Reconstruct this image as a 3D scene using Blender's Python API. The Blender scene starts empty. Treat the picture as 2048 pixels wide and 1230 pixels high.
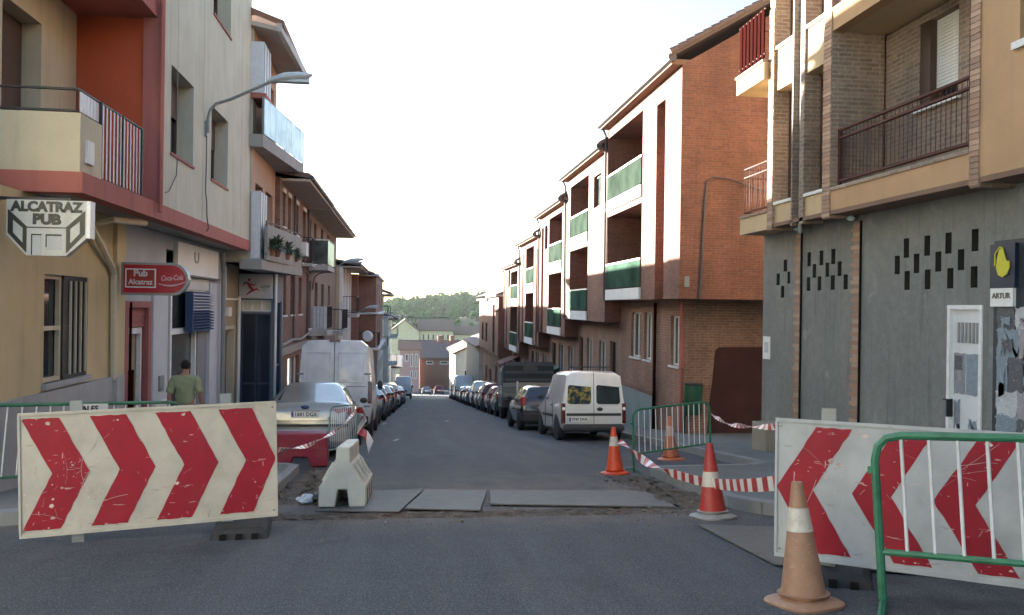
import bpy, bmesh, math, random
from mathutils import Vector, Matrix, Euler
random.seed(7)
SC = bpy.context.scene
COL = SC.collection
rad = math.radians

# ------------------------------------------------------------------ camera, sky, sun, exposure
cam_d = bpy.data.cameras.new('camera')
cam = bpy.data.objects.new('camera', cam_d); COL.objects.link(cam)
cam_d.sensor_width = 36.0
cam_d.lens = 36.0*1640/2048
cam_d.clip_start = 0.05; cam_d.clip_end = 3000
YAW, ROLL = rad(7.26), rad(0.8)
fwd = Vector((math.sin(YAW), math.cos(YAW), 0))
side = Vector((math.cos(YAW), -math.sin(YAW), 0))
up0 = Vector((0, 0, 1))
cr = side*math.cos(ROLL) + up0*math.sin(ROLL)
cu = -side*math.sin(ROLL) + up0*math.cos(ROLL)
mw = Matrix((cr, cu, -fwd)).transposed().to_4x4()
mw.translation = Vector((0, 0, 1.4))
cam.matrix_world = mw
SC.camera = cam

SUN_AZ, SUN_EL = rad(40), rad(10.0)          # towards -X of the street axis, low evening sun
world = bpy.data.worlds.new('World'); SC.world = world
world.use_nodes = True
wn = world.node_tree.nodes; wl = world.node_tree.links
bg = wn['Background']
sky = wn.new('ShaderNodeTexSky')
sky.sky_type = 'NISHITA'; sky.sun_disc = False
sky.sun_elevation = SUN_EL; sky.sun_rotation = -SUN_AZ
sky.air_density = 1.0; sky.dust_density = 1.1; sky.ozone_density = 1.9
wl.new(sky.outputs[0], bg.inputs[0])
bg.inputs[1].default_value = 0.07
sun_d = bpy.data.lights.new('sun', 'SUN'); sun_d.energy = 5.0; sun_d.angle = rad(0.5); sun_d.color = (1.0, .93, .82)
sun = bpy.data.objects.new('sun', sun_d); COL.objects.link(sun)
sdir = Vector((-math.sin(SUN_AZ)*math.cos(SUN_EL), math.cos(SUN_AZ)*math.cos(SUN_EL), math.sin(SUN_EL)))
sun.rotation_euler = (-sdir).to_track_quat('-Z', 'Y').to_euler()
sun.location = (-30, 40, 60)
SC.view_settings.view_transform = 'Standard'
SC.view_settings.look = 'None'
SC.view_settings.gamma = 1.0
SC.view_settings.use_curve_mapping = False
SC.view_settings.exposure = 3.25
SC.render.engine = 'CYCLES'
SC.cycles.use_denoising = True
SC.cycles.max_bounces = 6
SC.cycles.transparent_max_bounces = 8
SC.cycles.use_adaptive_sampling = True
SC.cycles.adaptive_threshold = 0.02

# ------------------------------------------------------------------ helpers
SLOPE = 0.098
def G(y):
    if y <= 160: return -SLOPE*y
    return -SLOPE*160 - .02*(y-160)
PITCH = -math.atan(SLOPE)

ORG = {}
def tagset(o, label=None, cat=None, group=None, kind=None):
    if label: o['label'] = label
    if cat: o['category'] = cat
    if group: o['group'] = group
    if kind: o['kind'] = kind
    return o
def thing(name, label, cat, loc=(0, 0, 0), rz=0, group=None, rx=0, world=False):
    o = bpy.data.objects.new(name, None); COL.objects.link(o)
    o.empty_display_size = .3
    o.location = loc; o.rotation_euler = (rx, 0, rz)
    if world: ORG[o.name] = Vector(loc)
    return tagset(o, label, cat, group)
def dup(root):
    def cp(o, parent):
        c = o.copy(); COL.objects.link(c)
        if parent: c.parent = parent
        for ch in o.children: cp(ch, c)
        return c
    kids = list(root.children)
    r = root.copy(); COL.objects.link(r)
    for k in kids: cp(k, r)
    return r

class MB:
    def __init__(s): s.v = []; s.f = []; s.m = []
    def face(s, pts, m=0):
        i = len(s.v); s.v += [Vector(p) for p in pts]
        s.f.append(tuple(range(i, i+len(pts)))); s.m.append(m); return s
    def grid(s, pts, faces, m=0):
        i = len(s.v); s.v += [Vector(p) for p in pts]
        for f in faces: s.f.append(tuple(i+k for k in f)); s.m.append(m)
        return s
    def box(s, x0, x1, y0, y1, z0, z1, m=0):
        if x0 > x1: x0, x1 = x1, x0
        if y0 > y1: y0, y1 = y1, y0
        if z0 > z1: z0, z1 = z1, z0
        return s.grid([(x0,y0,z0),(x1,y0,z0),(x1,y1,z0),(x0,y1,z0),(x0,y0,z1),(x1,y0,z1),(x1,y1,z1),(x0,y1,z1)],
            [(0,3,2,1),(4,5,6,7),(0,1,5,4),(1,2,6,5),(2,3,7,6),(3,0,4,7)], m)
    def prism(s, pts, vec, m=0):
        n = len(pts); vec = Vector(vec); P = [Vector(p) for p in pts]
        Q = [p+vec for p in P]
        return s.grid(P+Q, [tuple(range(n-1, -1, -1)), tuple(range(n, 2*n))] +
                      [(k, (k+1) % n, n+(k+1) % n, n+k) for k in range(n)], m)
    def tube(s, pts, r, n=8, m=0):
        P = [Vector(p) for p in pts]; i0 = len(s.v); rs = r if isinstance(r, (list, tuple)) else [r]*len(P)
        prev = None
        for k, p in enumerate(P):
            t = (P[min(k+1, len(P)-1)] - P[max(k-1, 0)]).normalized()
            a = prev if prev is not None else (Vector((0, 0, 1)) if abs(t.z) < .9 else Vector((1, 0, 0)))
            u = (a - t*a.dot(t))
            u = u.normalized() if u.length > 1e-6 else t.orthogonal().normalized()
            prev = u; w = t.cross(u)
            for j in range(n):
                an = 2*math.pi*j/n
                s.v.append(p + (u*math.cos(an)+w*math.sin(an))*rs[k])
        for k in range(len(P)-1):
            for j in range(n):
                a = i0+k*n+j; b = i0+k*n+(j+1) % n
                s.f.append((a, b, b+n, a+n)); s.m.append(m)
        s.f.append(tuple(i0+j for j in range(n-1, -1, -1))); s.m.append(m)
        e = i0+(len(P)-1)*n
        s.f.append(tuple(e+j for j in range(n))); s.m.append(m)
        return s
    def lathe(s, prof, n=20, c=(0, 0, 0), axis='z', m=0, sq=None):
        i0 = len(s.v); c = Vector(c)
        for (r, z) in prof:
            for j in range(n):
                a = 2*math.pi*(j+.5)/n; x, y = r*math.cos(a), r*math.sin(a)
                if axis == 'z': s.v.append(c+Vector((x, y, z)))
                elif axis == 'x': s.v.append(c+Vector((z, x, y)))
                else: s.v.append(c+Vector((x, z, y)))
        for k in range(len(prof)-1):
            for j in range(n):
                a = i0+k*n+j; b = i0+k*n+(j+1) % n
                s.f.append((a, b, b+n, a+n)); s.m.append(m)
        s.f.append(tuple(i0+j for j in range(n))); s.m.append(m)
        e = i0+(len(prof)-1)*n
        s.f.append(tuple(e+j for j in range(n))); s.m.append(m)
        return s
    def ball(s, c, rx, ry, rz, n=10, k=6, m=0):
        prof = [(math.sin(math.pi*(i+.02)/(k+.04)), -math.cos(math.pi*(i+.02)/(k+.04))) for i in range(k+1)]
        i0 = len(s.v); s.lathe(prof, n, m=m); c = Vector(c)
        for q in range(i0, len(s.v)):
            v = s.v[q]; s.v[q] = Vector((v.x*rx, v.y*ry, v.z*rz))+c
        return s
    def xf(s, mat, start=0):
        for q in range(start, len(s.v)): s.v[q] = mat @ s.v[q]
        return s
    def build(s, name, mats, parent=None, smooth=False, kind=None, bevel=0, loc=None, fix=True):
        if not isinstance(mats, (list, tuple)): mats = [mats]
        org = Vector((0, 0, 0))
        if parent is not None and parent.name in ORG: org = ORG[parent.name]
        if loc is not None: org = Vector(loc)
        me = bpy.data.meshes.new(name)
        me.from_pydata([v-org for v in s.v], [], s.f)
        for m in mats: me.materials.append(m)
        me.polygons.foreach_set('material_index', s.m)
        if fix:
            bm = bmesh.new(); bm.from_mesh(me)
            bmesh.ops.remove_doubles(bm, verts=bm.verts, dist=1e-5)
            bmesh.ops.recalc_face_normals(bm, faces=bm.faces)
            bm.to_mesh(me); bm.free()
        if smooth:
            me.polygons.foreach_set('use_smooth', [True]*len(me.polygons))
            me.set_sharp_from_angle(angle=rad(smooth if smooth is not True else 40))
        o = bpy.data.objects.new(name, me); COL.objects.link(o)
        if loc is not None: o.location = loc
        if parent is not None:
            o.parent = parent
            if parent.name in ORG: ORG[o.name] = org
        if kind: o['kind'] = kind
        if bevel:
            b = o.modifiers.new('bevel', 'BEVEL'); b.width = bevel; b.segments = 2; b.limit_method = 'ANGLE'; b.angle_limit = rad(40)
        return o

def pbox(mb, P, u0, u1, v0, v1, w0, w1, m=0):
    c = [P(u, v, w) for w in (w0, w1) for v in (v0, v1) for u in (u0, u1)]
    return mb.grid(c, [(0,1,3,2),(4,6,7,5),(0,4,5,1),(2,3,7,6),(0,2,6,4),(1,5,7,3)], m)
def wall(mb, P, u0, u1, v0, v1, holes, depth=.25, back=None, m=0, mr=None):
    """front skin with rectangular openings (ua,ub,va,vb[,depth]) and their reveals"""
    mr = m if mr is None else mr
    us = sorted(set([u0, u1]+[h[0] for h in holes]+[h[1] for h in holes])); us = [u for u in us if u0 <= u <= u1]
    vs = sorted(set([v0, v1]+[h[2] for h in holes]+[h[3] for h in holes])); vs = [v for v in vs if v0 <= v <= v1]
    for a, b in zip(us, us[1:]):
        for c, d in zip(vs, vs[1:]):
            mu, mv = (a+b)/2, (c+d)/2
            if any(h[0] < mu < h[1] and h[2] < mv < h[3] for h in holes): continue
            mb.face([P(a, c, 0), P(b, c, 0), P(b, d, 0), P(a, d, 0)], m)
    for h in holes:
        a, b, c, d = h[:4]; dp = h[4] if len(h) > 4 else depth
        mb.face([P(a, c, 0), P(a, c, dp), P(a, d, dp), P(a, d, 0)], mr)
        mb.face([P(b, c, 0), P(b, d, 0), P(b, d, dp), P(b, c, dp)], mr)
        mb.face([P(a, d, 0), P(a, d, dp), P(b, d, dp), P(b, d, 0)], mr)
        mb.face([P(a, c, 0), P(b, c, 0), P(b, c, dp), P(a, c, dp)], mr)
        if len(h) > 5 and h[5]:
            mb.face([P(a, c, dp), P(b, c, dp), P(b, d, dp), P(a, d, dp)], mr)
    return mb
def window(par, P, a, b, c, d, w, frame, pane, nv=1, nh=0, fw=.055, sill=None, name='window', label=None):
    f = MB()
    pbox(f, P, a, a+fw, c, d, w-.04, w+.02); pbox(f, P, b-fw, b, c, d, w-.04, w+.02)
    pbox(f, P, a+fw, b-fw, c, c+fw, w-.04, w+.02); pbox(f, P, a+fw, b-fw, d-fw, d, w-.04, w+.02)
    for i in range(1, nv+1):
        x = a+(b-a)*i/(nv+1); pbox(f, P, x-fw/2, x+fw/2, c+fw, d-fw, w-.035, w+.018)
    for i in range(1, nh+1):
        x = c+(d-c)*i/(nh+1); pbox(f, P, a+fw, b-fw, x-fw/2, x+fw/2, w-.03, w+.016)
    o = f.build(name, frame, par)
    if label: o['label'] = label
    g = MB(); pbox(g, P, a+.01, b-.01, c+.01, d-.01, w+.0, w+.012)
    g.build('pane', pane, o)
    if sill is not None:
        q = MB(); pbox(q, P, a-.06, b+.06, c-.06, c-.002, -.06, w-.05); q.build('sill', sill, o)
    return o
def PX(x, sgn):      # wall plane X = x ; sgn=+1 faces +X (inward is -X), -1 faces -X
    return lambda u, v, w: Vector((x - sgn*w, u, v))
def PYf(y):          # wall plane Y = y facing -Y
    return lambda u, v, w: Vector((u, y+w, v))
def text_mesh(s, size, extrude=.004, bold=0.0, align='CENTER', shear=0, sx=1.0, space=1.0):
    cu_ = bpy.data.curves.new('lettering', 'FONT'); cu_.body = s; cu_.size = size; cu_.extrude = extrude
    cu_.offset = bold; cu_.align_x = align; cu_.align_y = 'CENTER'; cu_.shear = shear; cu_.resolution_u = 3
    cu_.space_character = space
    o = bpy.data.objects.new('lettering', cu_); COL.objects.link(o)
    dg = bpy.context.evaluated_depsgraph_get()
    me = bpy.data.meshes.new_from_object(o.evaluated_get(dg))
    bpy.data.objects.remove(o); bpy.data.curves.remove(cu_)
    if sx != 1.0:
        for v in me.vertices: v.co.x *= sx
    return me
def text_part(s, size, mt, parent, loc, rot=(math.pi/2, 0, 0), name='lettering', **k):
    me = text_mesh(s, size, **k); me.name = name
    me.materials.clear(); me.materials.append(mt)
    o = bpy.data.objects.new(name, me); COL.objects.link(o)
    loc = Vector(loc)
    if parent is not None:
        o.parent = parent
        if parent.name in ORG: loc = loc-ORG[parent.name]
    o.location = loc; o.rotation_euler = rot
    return o

# ------------------------------------------------------------------ materials
def newmat(name):
    m = bpy.data.materials.new(name); m.use_nodes = True
    return m, m.node_tree.nodes, m.node_tree.links, m.node_tree.nodes['Principled BSDF']
def scl(c, k): return tuple(min(1, max(0, x*k)) for x in c)+(1,)
def coords(n, l, world=False, scale=None):
    if world:
        t = n.new('ShaderNodeNewGeometry').outputs['Position']
    else:
        t = n.new('ShaderNodeTexCoord').outputs['Object']
    if scale:
        mp = n.new('ShaderNodeVectorMath'); mp.operation = 'MULTIPLY'; mp.inputs[1].default_value = scale
        l.new(t, mp.inputs[0]); t = mp.outputs[0]
    return t
def noise(n, l, vec, scale, detail=3, rough=.55):
    x = n.new('ShaderNodeTexNoise'); x.inputs['Scale'].default_value = scale
    x.inputs['Detail'].default_value = detail; x.inputs['Roughness'].default_value = rough
    l.new(vec, x.inputs['Vector']); return x.outputs['Fac']
def ramp(n, l, fac, stops):
    r = n.new('ShaderNodeValToRGB'); e = r.color_ramp.elements
    while len(e) < len(stops): e.new(.5)
    for el, (p, c) in zip(e, stops): el.position = p; el.color = c if len(c) == 4 else tuple(c)+(1,)
    l.new(fac, r.inputs[0]); return r.outputs[0]
def mixc(n, l, fac, a, b, mode='MIX'):
    x = n.new('ShaderNodeMix'); x.data_type = 'RGBA'; x.blend_type = mode
    for s_, q in ((x.inputs[0], fac), (x.inputs[6], a), (x.inputs[7], b)):
        if isinstance(q, (int, float)): s_.default_value = q
        elif isinstance(q, (tuple, list)): s_.default_value = tuple(q) if len(q) == 4 else tuple(q)+(1,)
        else: l.new(q, s_)
    return x.outputs[2]
def bumpn(n, l, p, h, strength, dist=.02):
    b = n.new('ShaderNodeBump'); b.inputs['Strength'].default_value = strength; b.inputs['Distance'].default_value = dist
    l.new(h, b.inputs['Height']); l.new(b.outputs[0], p.inputs['Normal'])
def stucco(name, col, var=.14, rough=.85, bump=.35, streak=.25, scale=1.3, fine=70, metal=0, spec=.4):
    m, n, l, p = newmat(name)
    v = coords(n, l)
    c = ramp(n, l, noise(n, l, v, scale, 5), [(.3, scl(col, 1-var)), (.7, scl(col, 1+var))])
    f2 = noise(n, l, v, fine, 2)
    c = mixc(n, l, .35, c, ramp(n, l, f2, [(.35, scl(col, .8)), (.65, scl(col, 1.15))]))
    if streak:
        vs = coords(n, l, scale=(5, 5, .35))
        st = noise(n, l, vs, 1.2, 4)
        k = ramp(n, l, st, [(.52, (0, 0, 0)), (.78, (streak,)*3)])
        c = mixc(n, l, k, c, scl((col[0]*.45, col[1]*.45, col[2]*.43), 1))
    l.new(c, p.inputs['Base Color']); p.inputs['Roughness'].default_value = rough
    p.inputs['Metallic'].default_value = metal; p.inputs['Specular IOR Level'].default_value = spec
    if bump: bumpn(n, l, p, f2, bump, .01)
    return m
def plain(name, col, rough=.5, metal=0, var=.08, spec=.5, coat=0, scale=9):
    m, n, l, p = newmat(name)
    v = coords(n, l); f = noise(n, l, v, scale, 4)
    l.new(ramp(n, l, f, [(.3, scl(col, 1-var)), (.7, scl(col, 1+var))]), p.inputs['Base Color'])
    r = n.new('ShaderNodeMapRange'); r.inputs[3].default_value = rough*.85; r.inputs[4].default_value = min(1, rough*1.2)
    l.new(f, r.inputs[0]); l.new(r.outputs[0], p.inputs['Roughness'])
    p.inputs['Metallic'].default_value = metal; p.inputs['Specular IOR Level'].default_value = spec
    p.inputs['Coat Weight'].default_value = coat; p.inputs['Coat Roughness'].default_value = .08
    return m
def brick(name, c1, c2, mortar, bw=.25, bh=.075, ms=.011, dirt=.2, bump=.6, rough=.85):
    m, n, l, p = newmat(name)
    t = n.new('ShaderNodeTexCoord').outputs['Object']
    s = n.new('ShaderNodeSeparateXYZ'); l.new(t, s.inputs[0])
    a = n.new('ShaderNodeMath'); a.operation = 'ADD'; l.new(s.outputs[0], a.inputs[0]); l.new(s.outputs[1], a.inputs[1])
    cb = n.new('ShaderNodeCombineXYZ'); l.new(a.outputs[0], cb.inputs[0]); l.new(s.outputs[2], cb.inputs[1])
    b = n.new('ShaderNodeTexBrick'); l.new(cb.outputs[0], b.inputs['Vector'])
    b.inputs['Scale'].default_value = 1; b.inputs['Brick Width'].default_value = bw; b.inputs['Row Height'].default_value = bh
    b.inputs['Mortar Size'].default_value = ms; b.inputs['Mortar Smooth'].default_value = .15
    b.inputs['Color1'].default_value = c1+(1,); b.inputs['Color2'].default_value = c2+(1,); b.inputs['Mortar'].default_value = mortar+(1,)
    g = noise(n, l, t, .7, 5)
    c = mixc(n, l, 1.0, b.outputs['Color'], ramp(n, l, g, [(.25, (1-dirt*2,)*3), (.6, (1, 1, 1)), (.85, (1+dirt*.5,)*3)]), 'MULTIPLY')
    g2 = noise(n, l, t, 14, 3)
    c = mixc(n, l, .8, c, ramp(n, l, g2, [(.3, (.75,)*3), (.7, (1.2,)*3)]), 'MULTIPLY')
    sk = noise(n, l, coords(n, l, scale=(3.2, 3.2, .22)), 1.3, 4)
    c = mixc(n, l, ramp(n, l, sk, [(.50, (0,)*3), (.75, (.45,)*3)]), c, (c1[0]*.42, c1[1]*.5, c1[2]*.6))
    l.new(c, p.inputs['Base Color']); p.inputs['Roughness'].default_value = rough
    iv = n.new('ShaderNodeMath'); iv.operation = 'SUBTRACT'; iv.inputs[0].default_value = 1; l.new(b.outputs['Fac'], iv.inputs[1])
    bumpn(n, l, p, iv.outputs[0], bump, .012)
    return m
def glassy(name, col=(.02, .024, .028), rough=.06, spec=.7, var=.3):
    m, n, l, p = newmat(name)
    v = coords(n, l); f = noise(n, l, v, 1.1, 2)
    l.new(ramp(n, l, f, [(.35, scl(col, 1-var)), (.65, scl(col, 1+var))]), p.inputs['Base Color'])
    p.inputs['Roughness'].default_value = rough; p.inputs['Specular IOR Level'].default_value = spec
    return m
def emissive_free_paint(name, col, flake=False, rough=.32, coat=.8, dirt=.12):
    m, n, l, p = newmat(name)
    v = coords(n, l); f = noise(n, l, v, 3.0, 5)
    c = ramp(n, l, f, [(.3, scl(col, 1-dirt)), (.7, scl(col, 1+dirt*.5))])
    s = n.new('ShaderNodeSeparateXYZ'); l.new(v, s.inputs[0])
    mr = n.new('ShaderNodeMapRange'); mr.inputs[1].default_value = .2; mr.inputs[2].default_value = .7; mr.inputs[3].default_value = .45; mr.inputs[4].default_value = 0
    l.new(s.outputs[2], mr.inputs[0])
    dm = n.new('ShaderNodeMath'); dm.operation = 'MULTIPLY'; l.new(mr.outputs[0], dm.inputs[0]); l.new(f, dm.inputs[1])
    c = mixc(n, l, dm.outputs[0], c, (.10, .09, .075))
    l.new(c, p.inputs['Base Color'])
    p.inputs['Roughness'].default_value = rough
    p.inputs['Metallic'].default_value = .55 if flake else 0
    p.inputs['Coat Weight'].default_value = coat; p.inputs['Coat Roughness'].default_value = .06
    return m
def scratched(name, col, under, amount=.5, rough=.5, sc=1.0, grime=.35):
    """enamel with scratches, scuffs and grime"""
    m, n, l, p = newmat(name)
    v = coords(n, l)
    base = ramp(n, l, noise(n, l, v, 4*sc, 5), [(.3, scl(col, .84)), (.7, scl(col, 1.1))])
    mk = None
    for i, (ax, thr) in enumerate((((9, 9, 46), .66), ((44, 9, 8), .68), ((26, 20, 20), .70))):
        mp = n.new('ShaderNodeMapping'); mp.inputs['Scale'].default_value = ax; mp.inputs['Rotation'].default_value = (0, .6*i+.4, 0)
        mp.inputs['Location'].default_value = (i*3.1, 0, i*1.7)
        l.new(v, mp.inputs['Vector'])
        f = ramp(n, l, noise(n, l, mp.outputs[0], .55*sc, 3, .6), [(thr, (0, 0, 0)), (thr+.015, (amount,)*3)])
        mk = f if mk is None else mixc(n, l, 1.0, mk, f, 'ADD')
    c = mixc(n, l, mk, base, under)
    gr = ramp(n, l, noise(n, l, v, 2.2*sc, 6, .7), [(.5, (0, 0, 0)), (.8, (grime,)*3)])
    c = mixc(n, l, gr, c, (.16, .13, .10))
    l.new(c, p.inputs['Base Color']); p.inputs['Roughness'].default_value = rough
    return m

CREAM = stucco('cream_render', (.53, .465, .33), streak=.35)
CREAMW = stucco('pale_render', (.50, .475, .38), streak=.4)
YELLOW = stucco('yellow_render', (.52, .42, .24), streak=.3)
PLINTH = stucco('plinth_grey', (.36, .36, .35), streak=.3)
REDW = stucco('red_render', (.42, .085, .035), streak=.1)
PINK = stucco('pink_band', (.37, .125, .10), streak=.5)
PINKD = stucco('dark_pink', (.34, .12, .11), streak=.3)
CONC = stucco('concrete', (.30, .29, .27), streak=.5)
CONCL = stucco('pale_concrete', (.42, .41, .38), streak=.45)
def cement():
    m, n, l, p = newmat('grey_cement'); v = coords(n, l)
    c = ramp(n, l, noise(n, l, v, .9, 6, .65), [(.28, (.125, .13, .12)), (.5, (.20, .205, .19)), (.72, (.29, .29, .265))])
    c = mixc(n, l, .5, c, ramp(n, l, noise(n, l, v, 6, 5, .7), [(.3, (.14, .145, .135)), (.7, (.28, .285, .26))]))
    f = noise(n, l, v, 90, 2); c = mixc(n, l, .3, c, ramp(n, l, f, [(.35, (.12,)*3), (.65, (.3, .3, .28))]))
    sp = ramp(n, l, noise(n, l, v, 2.1, 3, .5), [(.64, (0,)*3), (.70, (.5,)*3)]); c = mixc(n, l, sp, c, (.33, .335, .32))
    ds = noise(n, l, coords(n, l, scale=(9, 9, .5)), 1.1, 4); c = mixc(n, l, ramp(n, l, ds, [(.56, (0,)*3), (.74, (.45,)*3)]), c, (.085, .085, .075))
    w = n.new('ShaderNodeTexVoronoi'); w.feature = 'DISTANCE_TO_EDGE'; w.inputs['Scale'].default_value = .42
    a = n.new('ShaderNodeVectorMath'); a.operation = 'ADD'; q = n.new('ShaderNodeTexNoise'); q.inputs['Scale'].default_value = 2; q.inputs['Detail'].default_value = 6
    l.new(v, q.inputs['Vector']); l.new(v, a.inputs[0]); l.new(q.outputs['Color'], a.inputs[1]); l.new(a.outputs[0], w.inputs['Vector'])
    c = mixc(n, l, ramp(n, l, w.outputs['Distance'], [(.0012, (.22,)*3), (.004, (0,)*3)]), c, (.11, .11, .10))
    l.new(c, p.inputs['Base Color']); p.inputs['Roughness'].default_value = .9; p.inputs['Specular IOR Level'].default_value = .3
    bumpn(n, l, p, noise(n, l, v, 14, 5, .7), .7, .03); return m
GREYW = cement()
TAN = stucco('tan_render', (.46, .285, .15), streak=.15)
TANL = stucco('light_tan', (.50, .37, .22), streak=.15)
BEIGE = stucco('beige_stone', (.33, .285, .21), streak=.4)
SOFFIT = stucco('soffit_plaster', (.42, .36, .30), streak=.1)
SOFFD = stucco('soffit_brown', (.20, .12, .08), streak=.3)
BRICK = brick('red_brick', (.25, .098, .062), (.185, .072, .047), (.205, .12, .088), bw=.25, bh=.065, ms=.009)
BRICKL = brick('ground_brick', (.34, .165, .105), (.27, .125, .08), (.30, .23, .18))
BRICKB = brick('buff_brick', (.36, .25, .175), (.25, .165, .12), (.36, .32, .26), dirt=.25)
BRICKD = brick('dull_brick', (.30, .13, .085), (.24, .10, .065), (.28, .19, .14), bw=.25)
BRICKP = brick('pinkish_brick', (.33, .19, .13), (.28, .15, .105), (.30, .22, .17))
ROOFT = stucco('roof_tile_dark', (.14, .10, .09), streak=0, fine=12)
ROOFR = stucco('roof_tile_red', (.24, .12, .08), streak=0, fine=12)
FASCIA = plain('gutter_dark', (.07, .065, .07), .5)
WHITEF = plain('white_frame', (.72, .72, .70), .45)
WHITEP = stucco('white_paint', (.78, .77, .73), var=.06, streak=.2)
WHITES = stucco('sill_white', (.70, .69, .66), var=.08, streak=.2)
BROWNF = plain('brown_frame', (.075, .042, .030), .45)
DARKP = glassy('window_glass')
DARKB = glassy('blue_glass', (.018, .026, .042), .08)
GREYGL = glassy('grey_glass', (.07, .085, .08), .1, var=.5)
GREENG_SHADE = glassy('green_glass_shaded', (.050, .090, .066), .5, 0)  # lighter copy for the shaded lower balconies, shade offset in the colour
GREENG_SUN = glassy('green_glass_sunlit', (.036, .052, .041), .5, 0)  # darker copy for the sunlit upper balconies, sun offset in the colour
PLEXI = glassy('pale_plexi', (.42, .50, .52), .12, .6)
LOUV = plain('white_louvre', (.55, .57, .60), .5)
REDMET = plain('red_metal', (.028, .007, .006), .9, spec=0)
RAILB = plain('brown_rail', (.075, .026, .02), .7, spec=.2)
BLACKM = plain('black_metal', (.02, .02, .022), .5)
GALV = plain('galvanised', (.30, .31, .31), .45, .6)
GREYM = plain('grey_metal', (.22, .23, .23), .5, .2)
PIPEC = plain('cream_pipe', (.52, .46, .33), .5)
BARG = plain('barrier_green', (.035, .165, .085), .45, var=.3)
BARW = plain('barrier_white', (.66, .67, .66), .45, var=.12)
CHEVR = scratched('chevron_red', (.31, .004, .018), (.60, .40, .36), .8, grime=.12)
CHEVW = scratched('chevron_white', (.49, .465, .40), (.27, .24, .2), .5)
CHEVW2 = scratched('chevron_white_cool', (.45, .46, .455), (.27, .25, .22), .45)
CONEO = scratched('cone_orange', (.70, .075, .022), (.5, .25, .15), .35, .5, 3)
CONER = scratched('cone_red', (.42, .035, .025), (.5, .25, .18), .4, .5, 3)
CONET = scratched('cone_tan', (.34, .19, .115), (.62, .45, .30), .5, .6, 3)
CONEW = scratched('cone_band', (.58, .54, .46), (.30, .14, .08), .7, .5, 4)
CONEB = scratched('cone_base_grey', (.34, .33, .31), (.2, .2, .2), .4, .7, 3)
PLASR = scratched('plastic_red', (.24, .010, .035), (.5, .15, .15), .25, .45)
PLASW = scratched('plastic_white', (.66, .62, .51), (.4, .36, .28), .4, .5)
RUBBER = plain('black_rubber', (.030, .030, .031), .75, var=.3)
STEEL = scratched('steel_plate', (.145, .14, .125), (.085, .075, .06), .8, .7, 1.2)
KERB = stucco('kerb_stone', (.26, .265, .26), var=.2, streak=0)
TAPER = plain('tape_red', (.45, .04, .04), .4)
TAPEW = plain('tape_white', (.75, .73, .70), .4)
TYRE = plain('tyre', (.022, .022, .022), .8)
RIM = plain('rim', (.33, .33, .34), .35, .7)
TRIM = plain('dark_trim', (.03, .03, .032), .55)
TAILR = glassy('tail_lamp', (.32, .01, .012), .12)
TAILD = glassy('tail_lamp_dark', (.10, .012, .016), .15)
CARG = glassy('car_glass', (.022, .03, .032), .04, .8)
CARGT = glassy('car_glass_tint', (.035, .06, .06), .2, .15, .6)
LENS = plain('clear_lens', (.85, .85, .82), .1)
PLATE = plain('plate_white', (.74, .74, .72), .4)
EUBLUE = plain('plate_blue', (.02, .05, .25), .4)
INK = plain('ink', (.02, .02, .022), .5)
LEAF = plain('pot_leaf', (.05, .085, .04), .6, var=.5)
TERRA = plain('terracotta', (.22, .10, .06), .8)
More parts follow.
